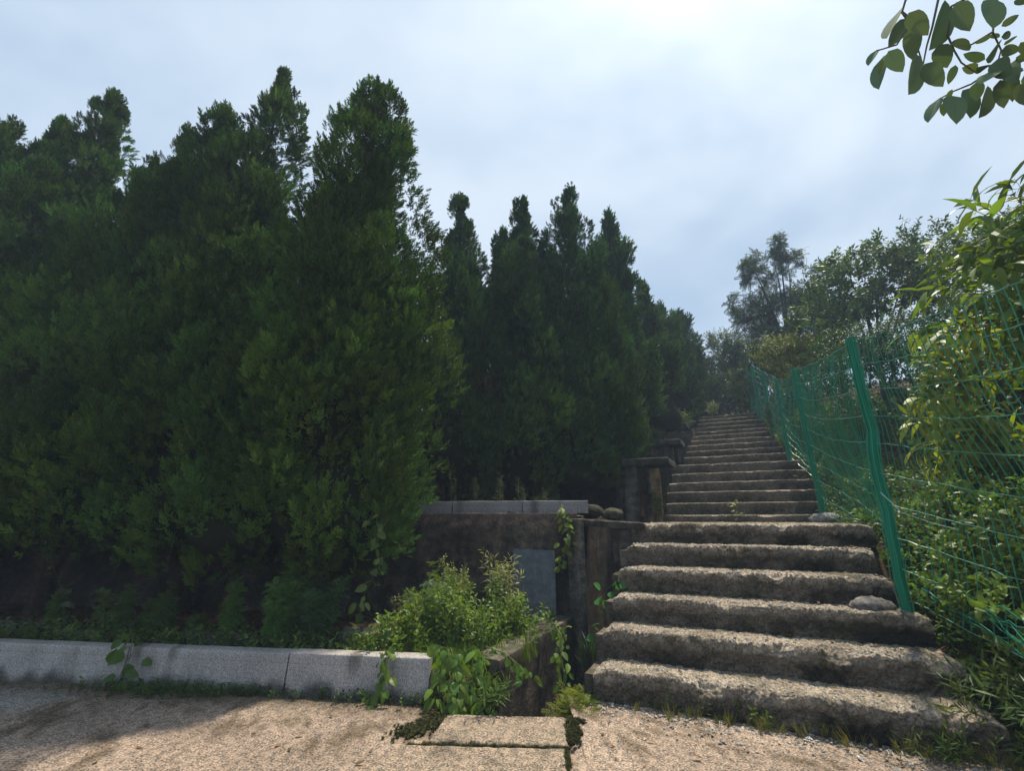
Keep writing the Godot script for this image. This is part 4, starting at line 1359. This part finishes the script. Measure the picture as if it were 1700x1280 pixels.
func build_overhang() -> void:
	rng.seed = 400
	var o := thing("overhanging_tree", "broad-leaved tree reaching in overhead with drooping heart-shaped leaves", "tree", Vector3(3.7, 0.0, -1.3))
	var off := -o.position
	var tb := Buf.new()
	tb.tube([Vector3(0, -0.1, 0), Vector3(0.05, 1.4, 0), Vector3(-0.1, 2.8, -0.1), Vector3(-0.35, 3.9, -0.3)], 0.09, 0.04, 9, Color(0.09, 0.075, 0.06))
	put("trunk", tb.mesh(M.bark), o)
	var lb := Buf.new()
	lb.tube([Vector3(-0.1, 2.8, -0.1), Vector3(-0.7, 3.5, -0.25), Vector3(-1.2, 3.9, -0.38), Vector3(-1.75, 3.92, -0.4)], 0.03, 0.008, 7, Color(0.09, 0.075, 0.06))
	put("branch", lb.mesh(M.bark), o)
	var l2 := Buf.new()
	l2.tube([Vector3(-0.05, 2.4, -0.05), Vector3(-0.7, 3.2, -0.3), Vector3(-1.2, 3.37, -0.4)], 0.022, 0.006, 6, Color(0.09, 0.075, 0.06))
	put("branch", l2.mesh(M.bark), o)
	for t in TWIGS:
		var b := Buf.new()
		var pp := []
		for q in t: pp.append(q + off)
		b.tube(pp, 0.006, 0.003, 5, Color(0.10, 0.085, 0.06))
		put("twig", b.mesh(M.stem), o)
	for h in HANG:
		var p: Vector3 = h[0]
		var d: Vector3 = (h[1] as Vector3) - p
		var ln := maxf(d.length(), 0.05)
		var wd := minf(h[2], ln * 0.85)
		# a thin leaf is one turned nearly edge on
		var real := maxf(wd * 0.76, ln * 0.42)
		var turn := acos(clampf(wd / real, 0.0, 1.0)) * (1.0 if rng.randf() < 0.5 else -1.0)
		var to_eye := (Vector3(0, 1.25, 0) - p).normalized().rotated(d.normalized(), turn)
		var k := rd(0.8, 1.2)
		add_leaf(o, blade(ln, real, rd(0.03, 0.16), rd(0.05, 0.25), M.thick_leaf, vary(Color(0.11, 0.165, 0.095), 0.2, 0.1), 6), p + off, d, to_eye, 1.0)

# a shoot: arching stem with long leaves set along it, each leaf its own piece
func shoot(parent: Node3D, a: Vector3, dir: Vector3, length: float, n: int, meshes: Array, sag: float, stem_col: Color, spread := 0.8, hang := 0.35, r := 0.005, size0 := 0.8, size1 := 1.1) -> void:
	var pp := []
	for i in 9:
		var t := i / 8.0
		pp.append(a + dir * (length * t) + Vector3(0, -sag * length * t * t, 0))
	var b := Buf.new()
	b.tube(pp, r, r * 0.45, 5, stem_col)
	put("stem", b.mesh(M.stem), parent)
	for i in n:
		var t := lerpf(0.12, 1.0, (i + rd(0.1, 0.6)) / n)
		var f := t * 8.0
		var k := mini(int(f), 7)
		var p: Vector3 = pp[k].lerp(pp[k + 1], f - k)
		var ax: Vector3 = (pp[k + 1] - pp[k]).normalized()
		var side := ax.cross(Vector3.UP)
		side = side.normalized() if side.length() > 0.1 else Vector3(1, 0, 0)
		side = side.rotated(ax, i * 2.4 + rd(-0.4, 0.4))
		var d := (side * spread + ax * rd(0.35, 0.8) + Vector3(0, -hang, 0)).normalized()
		if i == n - 1: d = (ax + Vector3(0, -hang * 0.5, 0)).normalized()
		add_leaf(parent, meshes[rng.randi() % meshes.size()], p, d, (Vector3.UP + rdir() * 0.35).normalized(), rd(size0, size1) * (1.0 - 0.25 * t))

func build_peach() -> void:
	rng.seed = 500
	var o := thing("peach_tree", "peach tree with long drooping leaves leaning over the fence", "tree", Vector3(4.75, 0.9, -3.5))
	var green := []
	for i in 6: green.append(blade(rd(0.26, 0.36), rd(0.075, 0.10), rd(0.30, 0.7), 0.22, M.leaf, vary(Color(0.14, 0.22, 0.05), 0.22, 0.12)))
	var tb := Buf.new()
	tb.tube([Vector3(0, -0.3, 0), Vector3(-0.05, 0.8, 0), Vector3(-0.15, 1.5, 0.05), Vector3(-0.2, 2.3, 0.1)], 0.05, 0.02, 7, Color(0.09, 0.065, 0.05))
	put("trunk", tb.mesh(M.bark), o)
	# shoots fan out from the limbs towards the stairs and up
	var ends := [
		[Vector3(-0.2, 2.2, 0.1), Vector3(-0.85, 0.42, 0.05), 1.0], [Vector3(-0.2, 2.3, 0.1), Vector3(-0.55, 0.85, 0.0), 0.95], [Vector3(-0.15, 2.0, 0.1), Vector3(-0.95, 0.2, 0.1), 1.1],
		[Vector3(-0.15, 1.7, 0.1), Vector3(-0.95, 0.10, 0.0), 1.0], [Vector3(-0.1, 2.3, 0.2), Vector3(-0.2, 0.9, 0.15), 0.9], [Vector3(-0.2, 2.1, -0.1), Vector3(-0.75, 0.5, -0.4), 1.1],
		[Vector3(-0.2, 1.9, -0.1), Vector3(-0.85, 0.3, -0.4), 1.1], [Vector3(-0.1, 2.2, 0.3), Vector3(-0.45, 0.6, 0.5), 0.9], [Vector3(-0.1, 1.6, 0.0), Vector3(-0.8, 0.35, 0.3), 0.9],
		[Vector3(-0.2, 2.3, 0.1), Vector3(-0.75, 0.65, 0.1), 1.15], [Vector3(-0.2, 2.0, 0.15), Vector3(-0.9, 0.35, 0.2), 1.2], [Vector3(-0.2, 1.8, 0.1), Vector3(-0.95, 0.2, -0.1), 1.15], [Vector3(-0.2, 2.2, 0.3), Vector3(-0.6, 0.55, 0.3), 1.0], [Vector3(-0.15, 2.0, 0.0), Vector3(-0.6, 0.75, 0.2), 0.8], [Vector3(0.0, 2.0, 0.2), Vector3(0.2, 0.8, 0.3), 1.0], [Vector3(-0.1, 1.9, 0.2), Vector3(-0.7, 0.25, 0.55), 1.0]]
	for e in ends:
		shoot(o, e[0], (e[1] as Vector3).normalized(), e[2], 18, green, 0.22, Color(0.11, 0.09, 0.04), 0.8, 0.5, 0.005, 0.75, 1.15)
	leaf_fill(o, [[-0.55, 2.3, 0.1, 0.55, 0.4, 0.4], [-0.2, 2.7, 0.1, 0.5, 0.4, 0.4], [-0.3, 1.8, 0.1, 0.6, 0.4, 0.4], [0.3, 2.2, 0.2, 0.6, 0.6, 0.4]], 120, Color(0.13, 0.20, 0.045), 1.15)
	# a second, yellowing one lower down, nearer the edge
	rng.seed = 501
	var q := thing("peach_tree", "young peach tree with yellowing leaves low behind the near fence panel", "tree", Vector3(4.95, 1.35, -4.7))
	var yel := []
	for i in 6: yel.append(blade(rd(0.22, 0.30), rd(0.085, 0.12), rd(0.3, 0.7), 0.22, M.leaf, vary(Color(0.27, 0.31, 0.03), 0.25, 0.15)))
	var yb := Buf.new()
	yb.tube([Vector3(0, -0.3, 0), Vector3(-0.05, 0.6, 0), Vector3(-0.1, 1.5, 0.0)], 0.03, 0.014, 7, Color(0.09, 0.065, 0.05))
	put("trunk", yb.mesh(M.bark), q)
	for e in [
		[Vector3(-0.05, 0.2, 0), Vector3(-0.8, 0.25, 0.3), 0.75], [Vector3(-0.1, 1.5, 0), Vector3(-0.7, 0.5, 0.1), 0.65], [Vector3(-0.1, 1.35, 0), Vector3(-0.9, 0.15, 0.1), 0.6], [Vector3(-0.08, 1.1, 0), Vector3(-0.9, 0.2, 0.0), 0.75], [Vector3(-0.08, 0.9, 0), Vector3(-0.9, 0.15, -0.2), 0.75],
		[Vector3(-0.05, 0.6, 0), Vector3(-0.9, 0.2, -0.2), 0.8], [Vector3(-0.05, 0.5, 0), Vector3(-0.75, 0.4, 0.2), 0.6], [Vector3(-0.05, 0.8, 0), Vector3(-0.6, 0.3, 0.5), 0.6], [Vector3(-0.1, 1.4, 0), Vector3(-0.3, 0.7, 0.5), 0.6]]:
		shoot(q, e[0], (e[1] as Vector3).normalized(), e[2], 18, yel, 0.25, Color(0.12, 0.10, 0.03), 0.8, 0.5)
	leaf_fill(q, [[-0.3, 0.5, 0.0, 0.5, 0.4, 0.4], [-0.35, 0.95, 0.0, 0.45, 0.35, 0.4], [-0.2, 1.4, 0.1, 0.4, 0.35, 0.4]], 60, Color(0.22, 0.28, 0.03), 1.05)

func leaf_fill(o: Node3D, blobs: Array, n: int, tone: Color, size: float) -> void:
	var xs := [[], [], [], []]
	var cs := [[], [], [], []]
	for i in n:
		var bl: Array = blobs[i % blobs.size()]
		var d := rdir()
		var z := rng.randi() % 4
		xs[z].append(Transform3D(aim(d * 0.8 + Vector3(-0.2, 0.5, 0.1) + rdir() * 0.4, rd(0, TAU), size * rd(0.7, 1.2)), Vector3(bl[0], bl[1], bl[2]) + Vector3(d.x * bl[3], d.y * bl[4], d.z * bl[5]) * rd(0.2, 1.0)))
		cs[z].append(vary(tone, 0.3, 0.14))
	for z in 4: scatter("crown", M["long%d" % z], xs[z], cs[z], o)

func vine(called: String, label: String, path: Array, n: int, size: float, tone: Color, seed_at: int, hang := 0.7, cat := "vine", width := 0.62, through := "leaf") -> Node3D:
	rng.seed = seed_at
	var base: Vector3 = path[0]
	var o := thing(called, label, cat, base)
	var ms := []
	for i in 5: ms.append(blade(size * rd(0.7, 1.15), size * width * rd(0.85, 1.1), rd(0.1, 0.4), 0.2, M[through], vary(tone, 0.22, 0.12), 4))
	var pp := []
	for p in path: pp.append(p - base)
	var b := Buf.new()
	b.tube(pp, 0.0035, 0.002, 4, Color(0.10, 0.11, 0.03))
	put("stem", b.mesh(M.stem), o)
	var total := pp.size() - 1
	for i in n:
		var f := clampf((i + rd(0.0, 0.9)) / n, 0, 0.999) * total
		var k := int(f)
		var p: Vector3 = pp[k].lerp(pp[k + 1], f - k)
		var d := Vector3(rd(-1, 1), rd(-0.3, 0.5) - hang, rd(-0.2, 1)).normalized()
		var st := d * rd(0.01, 0.035) + Vector3(rd(-1, 1), rd(-0.5, 0.7), rd(-0.4, 1)) * size * 0.55
		add_leaf(o, ms[rng.randi() % 5], p + st, d, (Vector3(rd(-.9, .9), rd(0.3, 1.0), rd(-0.1, 1.0))).normalized(), rd(0.5, 1.15))
	return o

# upright weed: several stems with small sprays up their length
func weed(called: String, label: String, base: Vector3, stems: int, tall: float, spread: float, kind: String, tone: Color, size: float, seed_at: int, per := 11, group := "", cat := "weed") -> Node3D:
	rng.seed = seed_at
	var o := thing(called, label, cat, base, group)
	var xs := [[], [], [], []]
	var cs := [[], [], [], []]
	for i in stems:
		var a := rd(0, TAU)
		var ln := tall * rd(0.6, 1.0)
		var top := Vector3(cos(a) * spread * rd(0.2, 1), ln, sin(a) * spread * rd(0.2, 1))
		var foot := Vector3(cos(a), 0, sin(a)) * spread * 0.2
		var mid := foot.lerp(top, 0.5) + Vector3(0, ln * 0.08, 0)
		var b := Buf.new()
		b.tube([foot - Vector3(0, 0.05, 0), mid, top], 0.005, 0.002, 4, Color(0.08, 0.10, 0.03))
		put("stem", b.mesh(M.stem), o)
		for j in per:
			var t := lerpf(0.15, 1.0, (j + rng.randf()) / per)
			var p := foot.lerp(mid, t * 2.0) if t < 0.5 else mid.lerp(top, t * 2.0 - 1.0)
			var z := rng.randi() % 4
			var b2 := j * 2.4 + i
			xs[z].append(Transform3D(aim(Vector3(cos(b2), 0.6 + t, sin(b2)), rd(0, TAU), size * lerpf(1.15, 0.7, t) * rd(0.8, 1.2)), p))
			cs[z].append(vary(tone, 0.25, 0.1))
	for z in 4:
		if xs[z].size(): scatter("foliage", M["%s%d" % [kind, z]], xs[z], cs[z], o)
	return o

func cover(called: String, label: String, n: int, spot: Callable, kind: String, kinds: int, tone: Color, s0: float, s1: float, seed_at: int, cat: String) -> void:
	rng.seed = seed_at
	var o := Node3D.new()
	o.name = numbered(called)
	add_child(o)
	tag(o, label, cat, "", "stuff")
	var xs := []
	var cs := []
	for k in kinds: xs.append([]); cs.append([])
	for i in n:
		var p: Vector3 = spot.call()
		var z := rng.randi() % kinds
		xs[z].append(Transform3D(aim(Vector3(rd(-.5, .5), 1, rd(-.5, .5)), rd(0, TAU), rd(s0, s1)), p))
		cs[z].append(vary(tone, 0.35, 0.16))
	for k in kinds:
		if xs[k].size(): scatter("foliage", M["%s%d" % [kind, k]], xs[k], cs[k], o)

func build_weeds() -> void:
	var mg := Color(0.12, 0.24, 0.06)
	# feathery mugwort in the bed
	weed("mugwort", "tallest feathery mugwort behind the joint of the kerb", Vector3(-2.05, 0.2, -4.55), 9, 0.62, 0.16, "mugwort", mg, 1.0, 601, 16, "mugwort in the bed")
	weed("mugwort", "bushy dark mugwort in the bed close to the big cypress", Vector3(-1.78, 0.2, -4.65), 10, 0.58, 0.30, "mugwort", Color(0.08, 0.16, 0.06), 1.0, 602, 16, "mugwort in the bed")
	weed("mugwort", "single upright mugwort left of the tallest one", Vector3(-2.58, 0.2, -4.7), 3, 0.48, 0.08, "mugwort", mg, 0.9, 603, 14, "mugwort in the bed")
	weed("mugwort", "mugwort with a spread top midway along the middle kerb block", Vector3(-3.45, 0.2, -5.0), 4, 0.36, 0.14, "mugwort", Color(0.13, 0.21, 0.06), 1.0, 604, 12, "mugwort in the bed")
	weed("mugwort", "mugwort above the broad-leaved weed on the kerb", Vector3(-3.75, 0.2, -4.85), 4, 0.42, 0.14, "mugwort", Color(0.13, 0.21, 0.06), 0.9, 605, 12, "mugwort in the bed")
	weed("mugwort", "small mugwort by the flat pale grey slab", Vector3(-4.75, 0.2, -5.35), 3, 0.34, 0.1, "mugwort", Color(0.13, 0.21, 0.06), 0.85, 606, 10, "mugwort in the bed")
	weed("mugwort", "shortest mugwort beside the mossy narrow kerbstone", Vector3(-3.0, 0.2, -4.95), 2, 0.2, 0.08, "mugwort", Color(0.13, 0.21, 0.06), 0.8, 607, 8, "mugwort in the bed")
	# pale leafy weeds in front of the wall
	var wd := weed("flowering_weed", "tall pale leafy weed with a flower spike in front of the stained wall", Vector3(-0.58, 0.2, -5.15), 9, 0.64, 0.34, "herb", Color(0.19, 0.23, 0.09), 0.72, 610, 17)
	var sp := Buf.new()
	sp.tube([Vector3(0.06, 0.2, 0), Vector3(0.09, 0.5, 0), Vector3(0.10, 0.68, 0.01)], 0.004, 0.002, 4, Color(0.1, 0.12, 0.03))
	for i in 90:
		var t := rng.randf()
		var c := Vector3(0.095, 0.45 + 0.23 * t, 0.005)
		var d := rdir() * 0.022 * (1.1 - t)
		sp.tri(c, c + d + Vector3(0, 0.006, 0), c + d * 0.8 - Vector3(0, 0.004, 0.004), Color(0.13, 0.16, 0.04))
	put("flower_spike", sp.mesh(M.leaf), wd)
	weed("pale_weed", "pale narrow-leaved weed leaning across the blue-grey panel", Vector3(-0.06, 0.2, -5.22), 5, 0.66, 0.24, "slim", Color(0.30, 0.33, 0.19), 0.95, 611, 10)
	weed("leafy_weed", "thin leafy weed at the edge of the blue-grey panel", Vector3(-0.15, 0.2, -5.3), 4, 0.55, 0.14, "herb", Color(0.18, 0.22, 0.10), 0.8, 612, 12)
	weed("leafy_weed", "low weed with small leaves beside the pale slab", Vector3(-1.0, 0.2, -5.1), 6, 0.3, 0.26, "herb", Color(0.13, 0.16, 0.07), 0.7, 613, 10)
	vine("round_leaf_vine", "vine with round bluish leaves between the pale slab and the flowering weed", [Vector3(-0.98, 0.25, -5.3), Vector3(-0.92, 0.45, -5.3), Vector3(-0.86, 0.62, -5.28), Vector3(-0.78, 0.66, -5.25)], 9, 0.10, Color(0.07, 0.14, 0.09), 614, 0.3, "vine", 0.85)
	# the lush green mass between the slab and the drain
	cover("bed_weeds", "lush low weeds filling the bed above the kerb end", 230, func():
		var t := rng.randf()
		var p := Vector2(-0.95, -4.35).lerp(Vector2(0.12, -4.9), t) + Vector2(rd(-.55, .5), rd(-.45, .4)) * (0.5 + 0.5 * rng.randf())
		return Vector3(p.x, 0.19 + 0.16 * pow(rng.randf(), 2.5), p.y), "herb", 4, Color(0.13, 0.21, 0.035), 0.55, 1.25, 620, "weeds")
	var lw := [[-0.95, -4.35, 0.30], [-0.70, -4.55, 0.42], [-0.45, -4.35, 0.36], [-0.25, -4.75, 0.40], [-0.62, -4.9, 0.5], [-0.30, -4.30, 0.30], [-0.02, -4.75, 0.28], [-0.85, -4.75, 0.36], [-0.48, -4.62, 0.46]]
	var lwn := ["yellow-green weed behind the middle of the last kerb block", "tall bright weed in the thick of the bed", "bright weed above the kerb end", "bright weed in front of the narrow-leaved pale weed", "bright weed at the foot of the flower spike", "weed leaning over the corner where the kerb ends", "short bright weed on the bed near the drain wall top", "bright weed beside the sunlit pale slab", "upright bright weed in the middle of the bed"]
	for i in lw.size():
		weed("leafy_weed", lwn[i], Vector3(lw[i][0], 0.2, lw[i][1]), 5, lw[i][2] * 1.25, 0.26, "herb" if i % 3 != 1 else "mugwort", Color(0.15, 0.23, 0.04) if i % 2 == 0 else Color(0.12, 0.2, 0.045), 0.8, 690 + i, 9, "bright weeds in the bed")
	cover("bed_grass", "bright grass growing through the bed weeds", 170, func(): return Vector3(rd(-1.25, 0.2), 0.19, rd(-5.0, -4.0)), "grass", 3, Color(0.10, 0.17, 0.03), 0.5, 1.05, 621, "grass")
	cover("bed_creeper", "sparse creeping weeds along the bed behind the kerb", 420, func():
		var x := rd(-4.9, -1.0)
		return Vector3(x, 0.19, -3.95 + (x + 0.59) * 0.139 - absf(rng.randfn(0, 0.35)) - 0.05), "herb", 4, Color(0.11, 0.18, 0.045), 0.45, 0.95, 622, "weeds")
	cover("kerb_weeds", "small weeds along the foot of the granite kerb", 330, func():
		var x := -2.6 + rng.randfn(0, 0.42) if rng.randf() < 0.6 else rd(-3.2, -0.55)
		return Vector3(x, 0.0, -3.80 + (x + 0.59) * 0.139 + absf(rng.randfn(0, 0.07)) * (1.4 if x < -2.1 else 0.5) + 0.015), "herb", 4, Color(0.065, 0.115, 0.025), 0.22, 0.48, 623, "weeds")
	cover("dry_needles", "dry brown needles lying in the bed", 1500, func():
		var p := Vector2(-1.35, -4.95) + Vector2(rng.randfn(0, 0.3), rng.randfn(0, 0.12)) if rng.randf() < 0.35 else Vector2(rd(-5.5, -1.5), rd(-6.0, -4.7))
		return Vector3(p.x, 0.205, p.y), "grass", 3, Color(0.17, 0.085, 0.04), 0.12, 0.3, 624, "dry needles")
	# vines that spill over the kerb end and the drain wall
	var vg := Color(0.12, 0.20, 0.038)
	var spill := [
		["leafy vine spilling over the end of the kerb down to the cover slab", [Vector3(-0.62, 0.30, -4.05), Vector3(-0.45, 0.34, -3.85), Vector3(-0.40, 0.28, -3.72), Vector3(-0.38, 0.15, -3.66), Vector3(-0.36, 0.03, -3.62)], 80, 0.10],
		["leafy vine hanging in front of the last kerb block", [Vector3(-0.98, 0.29, -4.0), Vector3(-0.92, 0.31, -3.86), Vector3(-0.90, 0.22, -3.80), Vector3(-0.95, 0.08, -3.77), Vector3(-1.02, 0.02, -3.74)], 36, 0.085],
		["leafy vine trailing between the kerb end and the drain", [Vector3(-0.35, 0.30, -4.15), Vector3(-0.25, 0.32, -3.9), Vector3(-0.18, 0.22, -3.75), Vector3(-0.22, 0.08, -3.66), Vector3(-0.16, 0.02, -3.6)], 70, 0.09],
		["leafy vine covering the bare earth between the last kerb block and the drain wall", [Vector3(-0.52, 0.30, -4.0), Vector3(-0.50, 0.28, -3.85), Vector3(-0.50, 0.16, -3.74), Vector3(-0.49, 0.04, -3.66)], 60, 0.085],
		["leafy vine dangling over the near corner of the drain wall", [Vector3(-0.28, 0.30, -3.95), Vector3(-0.28, 0.28, -3.80), Vector3(-0.30, 0.12, -3.70), Vector3(-0.30, 0.0, -3.64)], 50, 0.085],
		["leafy vine lying along the broken top of the drain wall", [Vector3(-0.2, 0.29, -4.1), Vector3(-0.05, 0.28, -3.95), Vector3(0.06, 0.22, -3.85), Vector3(0.12, 0.15, -3.85)], 34, 0.075],
		["leafy vine hanging down inside the drain from its wall", [Vector3(0.38, 0.33, -4.75), Vector3(0.42, 0.30, -4.45), Vector3(0.40, 0.18, -4.25), Vector3(0.42, 0.02, -4.15), Vector3(0.44, -0.12, -4.1)], 44, 0.08]]
	for i in spill.size():
		var e: Array = spill[i]
		vine("leafy_vine", e[0], e[1], e[2], e[3], vg, 630 + i, 0.9)
	weed("grass_clump", "arching grass clump on the cover slab beside the kerb end", Vector3(-0.15, 0.0, -3.62), 3, 0.12, 0.08, "slim", Color(0.09, 0.15, 0.035), 0.8, 640, 8, "", "grass")
	vine("wall_vine", "leafy vine hanging over the wall end beside the blue-grey panel", [Vector3(0.56, 1.40, -5.52), Vector3(0.58, 1.3, -5.44), Vector3(0.60, 1.12, -5.44), Vector3(0.58, 0.9, -5.45), Vector3(0.55, 0.78, -5.45)], 34, 0.095, Color(0.13, 0.20, 0.045), 641, 0.6)
	vine("hanging_vine", "vine with pointed leaves hanging from the big cypress in front of its dark base", [Vector3(-1.30, 1.42, -4.62), Vector3(-1.26, 1.25, -4.55), Vector3(-1.24, 1.0, -4.52), Vector3(-1.2, 0.85, -4.52), Vector3(-1.3, 0.62, -4.52), Vector3(-1.36, 0.48, -4.52)], 26, 0.105, Color(0.12, 0.18, 0.055), 642, 0.8)
	vine("stair_side_plant", "rounded green leaves growing from the drain beside the fourth step", [Vector3(0.84, 0.1, -4.95), Vector3(0.86, 0.4, -4.9), Vector3(0.90, 0.60, -4.85), Vector3(0.98, 0.68, -4.8)], 13, 0.12, Color(0.055, 0.17, 0.04), 643, 0.1, "plant", 0.85)
	vine("broad_leaved_weed", "broad-leaved weed hanging over the joint between the first two kerb blocks", [Vector3(-3.08, 0.22, -4.3), Vector3(-3.05, 0.36, -4.2), Vector3(-2.98, 0.33, -4.1), Vector3(-2.95, 0.2, -4.07), Vector3(-3.0, 0.08, -4.05)], 15, 0.13, Color(0.085, 0.15, 0.035), 644, 0.6, "weed", 0.8)
	vine("climbing_stem", "thin stem with a few grey leaves rising in front of the dark cypress base", [Vector3(-4.5, 0.22, -5.2), Vector3(-4.56, 0.5, -5.2), Vector3(-4.72, 0.8, -5.15), Vector3(-4.86, 1.1, -5.15)], 15, 0.085, Color(0.12, 0.13, 0.08), 645, 0.2)
	# drain and step feet
	cover("drain_fern", "yellow-green ferns at the mouth of the drain", 60, func(): return Vector3(0.48 + rng.randfn(0, 0.07), rd(-0.12, -0.02), -3.86 + rng.randfn(0, 0.08)), "mugwort", 4, Color(0.15, 0.19, 0.02), 0.6, 1.0, 650, "ferns")
	cover("drain_grass", "dark fine grass growing inside the drain", 16, func(): return Vector3(0.72 + rng.randfn(0, 0.05), 0.05 + rd(-.1, .12), -4.55 + rng.randfn(0, 0.1)), "grass", 3, Color(0.05, 0.09, 0.025), 0.8, 1.2, 651, "grass")
	var fg := [[1.28, -3.62, 26, "leafy weeds at the middle of the bottom step"], [1.70, -3.44, 44, "larger patch of leafy weeds at the foot of the bottom step"], [2.05, -3.28, 12, "sparse weeds at the foot of the bottom step towards the fence"], [0.85, -3.84, 10, "small weeds at the corner of the bottom step beside the drain"], [2.35, -2.95, 26, "weeds at the shaded end of the bottom step"]]
	for i in fg.size():
		var e: Array = fg[i]
		cover("step_weeds", e[3], e[2], func(): return Vector3(e[0] + rng.randfn(0, 0.10), 0.0, e[1] + rng.randfn(0, 0.035)), "slim" if i % 2 == 0 else "herb", 4, Color(0.085, 0.13, 0.028), 0.35, 0.75, 660 + i, "weeds")
	cover("bank_weeds", "green weeds crowding the fence-side ends of the lower steps", 330, func():
		var s := rd(-0.35, 1.9)
		var p := at_sw(s, 2.26 + absf(rng.randfn(0, 0.22)), 0)
		p.y = height(p.x, p.z) + rd(0.0, 0.12)
		return p, "herb", 4, Color(0.10, 0.175, 0.035), 0.5, 1.0, 668, "weeds")
	cover("fallen_leaves", "dry fallen leaves scattered over the path and steps", 150, func():
		if rng.randf() < 0.5: return Vector3(rd(-3.6, 2.2), 0.012, rd(-3.6, -2.4))
		var k := rng.randi() % 6
		return at_sw(RISE[k][0] + rd(0.12, 0.36), rd(0.1, 2.1), RISE[k][1] + 0.012), "dry", 3, Color(0.20, 0.13, 0.07), 0.5, 1.1, 669, "fallen leaves")
	cover("step_grass", "dry grass blades at the foot of the bottom step", 70, func():
		var p := at_sw(-0.04 - absf(rng.randfn(0, 0.05)), rd(0.3, 2.3), 0.0)
		return p, "grass", 3, Color(0.14, 0.14, 0.05), 0.25, 0.6, 670, "grass")
	vine("seedling", "yellow-green seedling growing from the landing in front of the upper flight", [at_sw(4.2, 1.05, 1.2), at_sw(4.2, 1.04, 1.32), at_sw(4.18, 1.02, 1.42), at_sw(4.17, 1.0, 1.5)], 9, 0.11, Color(0.15, 0.19, 0.03), 671, 0.1, "plant", 0.55)
	weed("stairside_weed", "pale weed at the edge of the uppermost steps", at_sw(9.6, 0.12, 3.5), 5, 0.5, 0.25, "herb", Color(0.16, 0.2, 0.08), 1.3, 672, 9, "weeds beside the upper steps")
	weed("stairside_weed", "mossy weed on the second cap slab up the stairs", at_sw(7.6, -0.35, 2.9), 5, 0.35, 0.25, "herb", Color(0.08, 0.13, 0.03), 1.2, 673, 9, "weeds beside the upper steps")
	weed("stairside_weed", "small light weed at the head of the stairs", at_sw(11.9, 0.7, 4.3), 4, 0.4, 0.25, "herb", Color(0.15, 0.19, 0.09), 1.4, 674, 8, "weeds beside the upper steps")
	weed("stairside_weed", "weed with small leaves by the ochre stained post", at_sw(4.25, -0.05, 1.3), 4, 0.4, 0.1, "herb", Color(0.11, 0.13, 0.03), 0.7, 675, 9, "weeds beside the upper steps")
	weed("stairside_weed", "pale weed in the fence beside the fourth post", at_sw(8.4, 2.0, 3.2), 4, 0.6, 0.25, "herb", Color(0.13, 0.18, 0.08), 1.2, 676, 9, "weeds beside the upper steps")
	var tw := [[-0.98, -6.0, 0.5], [-0.72, -5.98, 0.62], [-0.45, -5.95, 0.55], [-0.15, -5.9, 0.6], [0.1, -5.88, 0.5], [0.35, -5.86, 0.3]]
	for i in tw.size():
		weed("wispy_weed", ["wispy pale weed above the coping nearest the big cypress", "taller wispy weed behind the first coping joint", "wispy weed standing behind the stained length of coping", "bushy wispy weed behind the middle of the coping", "wispy weed above the drip-stained end of the middle coping", "short arching weed behind the clean pale coping"][i], Vector3(tw[i][0], 1.3, tw[i][1]), 2, tw[i][2], 0.07, "slim", Color(0.11, 0.13, 0.085), 0.4, 680 + i, 10, "wispy weeds behind the coping")

func _ready() -> void:
	n1.seed = 5; n1.frequency = 0.6; n1.fractal_octaves = 4
	n2.seed = 9; n2.frequency = 0.5; n2.fractal_octaves = 3
	setup()
	materials()
	rng.seed = 1
	# the hillside: one sheet near at hand, a coarser one out to the horizon
	var hs := put("hillside", terrain_sheet(-10.0, 14.0, -22.0, 2.0, 0.12, []), self)
	tag(hs, "", "", "", "structure")
	var hs2 := put("hillside", terrain_sheet(-56.0, 56.0, -56.0, 56.0, 2.0, [-10.0, 14.0, -22.0, 2.0], 0.06), self)
	tag(hs2, "", "", "", "structure")
	build_path()
	build_stairs()
	build_walls()
	build_rocks()
	make_foliage()
	build_fence()
	build_cypresses()
	build_trees()
	build_overhang()
	build_peach()
	build_weeds()
